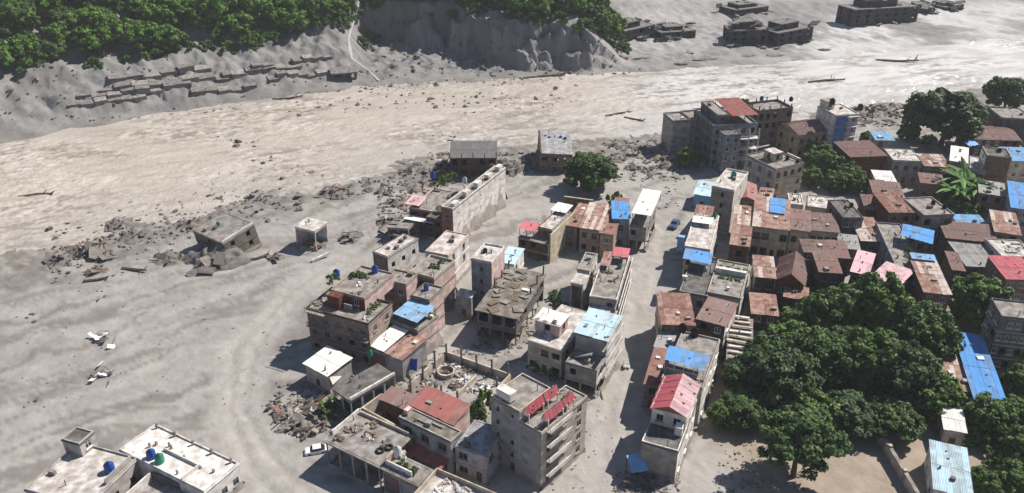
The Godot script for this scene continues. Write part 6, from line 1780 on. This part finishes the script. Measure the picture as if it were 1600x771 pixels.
	for k in 5200:
		var x := rng.randf_range(-290, 50)
		var z := rng.randf_range(-440, -215)
		var t := line_z(FAR, x / S) - z / S
		var edge := 25.0 if x < -60 else 8.5 + 34.0 * (1.0 - smoothstep(-47.0, 16.0, x / S))
		if t < edge + n_mid.get_noise_2d(x, z) * 5.0 or t > edge + 50.0: continue
		T.append(Transform3D(Basis(Vector3.UP, rng.randf() * TAU) * Basis.from_scale(Vector3.ONE * rng.randf_range(1.3, 3.2)), Vector3(x, ground(x, z) + 0.6, z)))
	mm.instance_count = T.size()
	for k in T.size():
		mm.set_instance_transform(k, T[k])
	var mi := MultiMeshInstance3D.new()
	mi.name = "undergrowth"
	mi.multimesh = mm
	mi.material_override = M.leaf
	add_child(mi)
	tag(mi, "tangled green undergrowth of the forest above the far bank", "undergrowth", "", "stuff")

func build_debris() -> void:
	# boulders one can tell apart, in bands where the flood left them
	var bands := [
		[90, 470, 300, 420, 60, 0.9, "stranded boulder in mud along the near river edge", "boulders along the near river edge"],
		[470, 700, 250, 330, 40, 1.0, "boulder in rubble bank beside the ruined riverside houses", "boulders by the riverside ruins"],
		[560, 900, 125, 190, 50, 1.2, "boulder standing in the river rapids", "boulders in the rapids"],
		[780, 1060, 235, 285, 34, 1.0, "boulder on rubble bank behind the lone round tree", "boulders behind the round tree"],
		[20, 200, 420, 640, 14, 0.6, "small stone lying on the open mud flat", "stones on the open mud flat"],
		[1320, 1420, 165, 195, 14, 1.1, "boulder on the bank beside the tall blue fronted house", "boulders by the blue fronted house"],
		[200, 560, 180, 290, 34, 1.0, "dark rock breaking the brown river surface", "rocks breaking the river surface"],
		[560, 1000, 70, 125, 26, 1.3, "boulder on the foot of the shaded far bluff", "boulders at the far bluff"],
	]
	for b in bands:
		var cu := 0.0
		var cv := 0.0
		for k in b[4]:
			if k % 5 == 0:
				cu = rng.randf_range(b[0], b[1])
				cv = rng.randf_range(b[2], b[3])
			var u := cu + rng.randfn() * 16.0
			var v := cv + rng.randfn() * 5.0
			if b[0] == 90: v = lerpf(400, 300, (u - 90) / 380.0) + (cv - 360.0) * 0.4 + rng.randfn() * 6.0
			if b[0] == 470: v = lerpf(320, 262, (u - 470) / 230.0) + (cv - 290.0) * 0.3 + rng.randfn() * 5.0
			var p := hit(u, v)
			if p.y < -0.6: p.y = -0.75
			rock(p, b[5] * (rng.randf_range(1.2, 2.2) if k % 5 == 0 else rng.randf_range(0.5, 1.2)), b[6], b[7])
	for e in [[400, 405, 5.0, 0.5, "dark charred log lying below the lone white room shell"], [150, 440, 4.0, 0.3, "short dark log near the collapsed shed"], [210, 425, 5.0, -0.2, "bare log stranded by the toppled house"], [965, 190, 8.0, 0.4, "pale tree trunk stranded mid river"], [990, 198, 6.0, -0.6, "forked driftwood stranded mid river"], [1290, 138, 12.0, 0.1, "long dark tree trunk snagged in the broad river"], [850, 127, 14.0, 0.15, "row of dark timber caught in the rapids"], [1400, 105, 14.0, -0.2, "dark log drifting below the largest ruined building"], [60, 320, 7.0, 0.2, "pale log on the near sand bar"], [450, 158, 9.0, 0.25, "dark log along the far water line"], [510, 620, 4.0, 0.9, "grey log in rubble below low dark roofed house"]]:
		var p := hit(e[0], e[1])
		if p.y < -0.5: p.y = -0.7
		log_at(p, e[2] * 1.25, 0.35 + e[2] * 0.02, e[3], 0.05, e[4], "")
	for e in [[125, 398, 4.2], [160, 392, 3.4], [205, 372, 3.0], [262, 405, 3.6], [300, 352, 3.2], [345, 318, 3.0], [185, 350, 2.6], [95, 405, 2.6], [520, 300, 3.2], [150, 425, 2.4], [430, 405, 2.2], [500, 385, 2.4], [545, 375, 3.0]]:
		debris_heap(hit(e[0], e[1]), e[2] * 1.25, "dark tangled heap of mud timber and masonry along the near river edge", "wreckage heaps along the near river edge", true)
	for e in [[610, 345, 3.6], [628, 318, 3.4], [650, 295, 3.4], [618, 370, 2.8], [668, 268, 3.6], [690, 262, 2.8], [640, 270, 3.0], [600, 300, 2.6], [735, 262, 2.6], [655, 340, 2.4]]:
		debris_heap(hit(e[0], e[1]), e[2] * 1.2, "tangled heap of masonry and timber around the ruined riverside houses", "wreckage heaps by the riverside ruins")
	for e in [[790, 258, 3.2], [806, 264, 3.4], [822, 258, 2.8], [840, 262, 2.6], [800, 272, 2.4], [778, 268, 2.6]]:
		debris_heap(hit(e[0], e[1]), e[2] * 1.2, "dark heap of broken timber between the two houses at the water edge", "timber heaps at the water edge", true)
	for e in [[965, 250, 3.0], [985, 240, 3.2], [1005, 236, 3.0], [1028, 248, 3.2], [1045, 262, 3.0], [990, 262, 2.6], [1015, 270, 2.6], [1040, 234, 3.4], [1060, 252, 2.8], [960, 228, 2.8]]:
		debris_heap(hit(e[0], e[1]), e[2] * 1.25, "muddy wreckage heap on the bank beside plain grey windowless block", "wreckage heaps by the windowless block")
	for e in [[432, 638, 1.6], [445, 648, 2.0], [458, 660, 2.2], [472, 668, 2.2], [485, 676, 2.0], [500, 650, 2.2], [515, 660, 2.0], [488, 640, 2.0], [530, 646, 1.8]]:
		debris_heap(hit(e[0], e[1]), e[2] * 1.3, "dark rubble ridge heap between the flat and unfinished concrete building", "rubble ridge by the unfinished building", e[0] < 480)
	for e in [[1345, 172, 3.0], [1365, 180, 3.0], [1385, 176, 3.2], [1400, 168, 3.0], [1352, 190, 2.6]]:
		debris_heap(hit(e[0], e[1]), e[2] * 1.25, "grey wreckage heap on the bank behind tall blue fronted house", "wreckage heaps behind the blue fronted house")
	for e in [[1002, 752, 1.8], [1020, 760, 1.8], [985, 758, 1.6], [770, 520, 2.2], [790, 530, 2.2], [752, 535, 1.8], [815, 520, 1.8], [905, 605, 1.8], [928, 610, 1.6]]:
		debris_heap(hit(e[0], e[1]), e[2] * 1.2, "small heap of broken boards and bricks left in the lanes", "board and brick heaps in the lanes")
	# splintered masonry and mud clods nobody could count
	var st := begin()
	box_to(st, Vector3.ZERO, Vector3(1, 0.5, 0.7))
	var chunk := st.commit()
	var zones := [[590, 720, 240, 350, 700, 0.5], [780, 860, 240, 275, 300, 0.5], [940, 1070, 220, 285, 450, 0.5], [430, 560, 600, 680, 420, 0.45], [600, 780, 540, 650, 500, 0.32], [80, 440, 300, 425, 650, 0.42], [1330, 1420, 165, 200, 160, 0.6], [960, 1060, 740, 775, 220, 0.3], [1120, 1260, 690, 775, 260, 0.22], [740, 860, 500, 560, 260, 0.3], [560, 900, 120, 180, 260, 0.55], [20, 420, 420, 640, 130, 0.2], [860, 960, 600, 770, 60, 0.2], [1000, 1060, 260, 330, 120, 0.3], [560, 1000, 60, 120, 200, 0.7], [0, 560, 100, 190, 260, 0.6]]
	for kind in 2:
		var T := []
		for z in zones:
			for k in z[4] / 2:
				var u := rng.randf_range(z[0], z[1])
				var v := rng.randf_range(z[2], z[3])
				if z[0] == 80: v = lerpf(408, 300, (u - 80) / 360.0) + rng.randfn() * 20.0
				if z[0] == 590: v = lerpf(330, 255, (u - 590) / 130.0) + rng.randfn() * 25.0
				var cl := n_fine.get_noise_2d(u * 0.25, v * 0.5)
				if cl < -0.15: continue
				var p := hit(u, v)
				if p.y < -0.6: p.y = -0.7
				var s: float = z[5] * rng.randf_range(0.5, 1.9)
				T.append(Transform3D(Basis.from_euler(Vector3(rng.randf_range(-0.5, 0.5), rng.randf() * TAU, rng.randf_range(-0.5, 0.5))) * Basis.from_scale(Vector3(s * rng.randf_range(0.7, 2.2), s * 0.8, s)), p + Vector3(0, s * 0.12, 0)))
		var mm := MultiMesh.new()
		mm.transform_format = MultiMesh.TRANSFORM_3D
		mm.mesh = chunk if kind == 0 else rock_mesh(2)
		mm.instance_count = T.size()
		for k in T.size():
			mm.set_instance_transform(k, T[k])
		var mi := MultiMeshInstance3D.new()
		mi.name = ["flood_rubble", "mud_clods"][kind]
		mi.multimesh = mm
		mi.material_override = M[["rubble", "stone"][kind]]
		add_child(mi)
		tag(mi, ["splintered masonry strewn over banks and yards by the flood", "mud clods and cobbles strewn over banks and flats"][kind], "debris", "", "stuff")
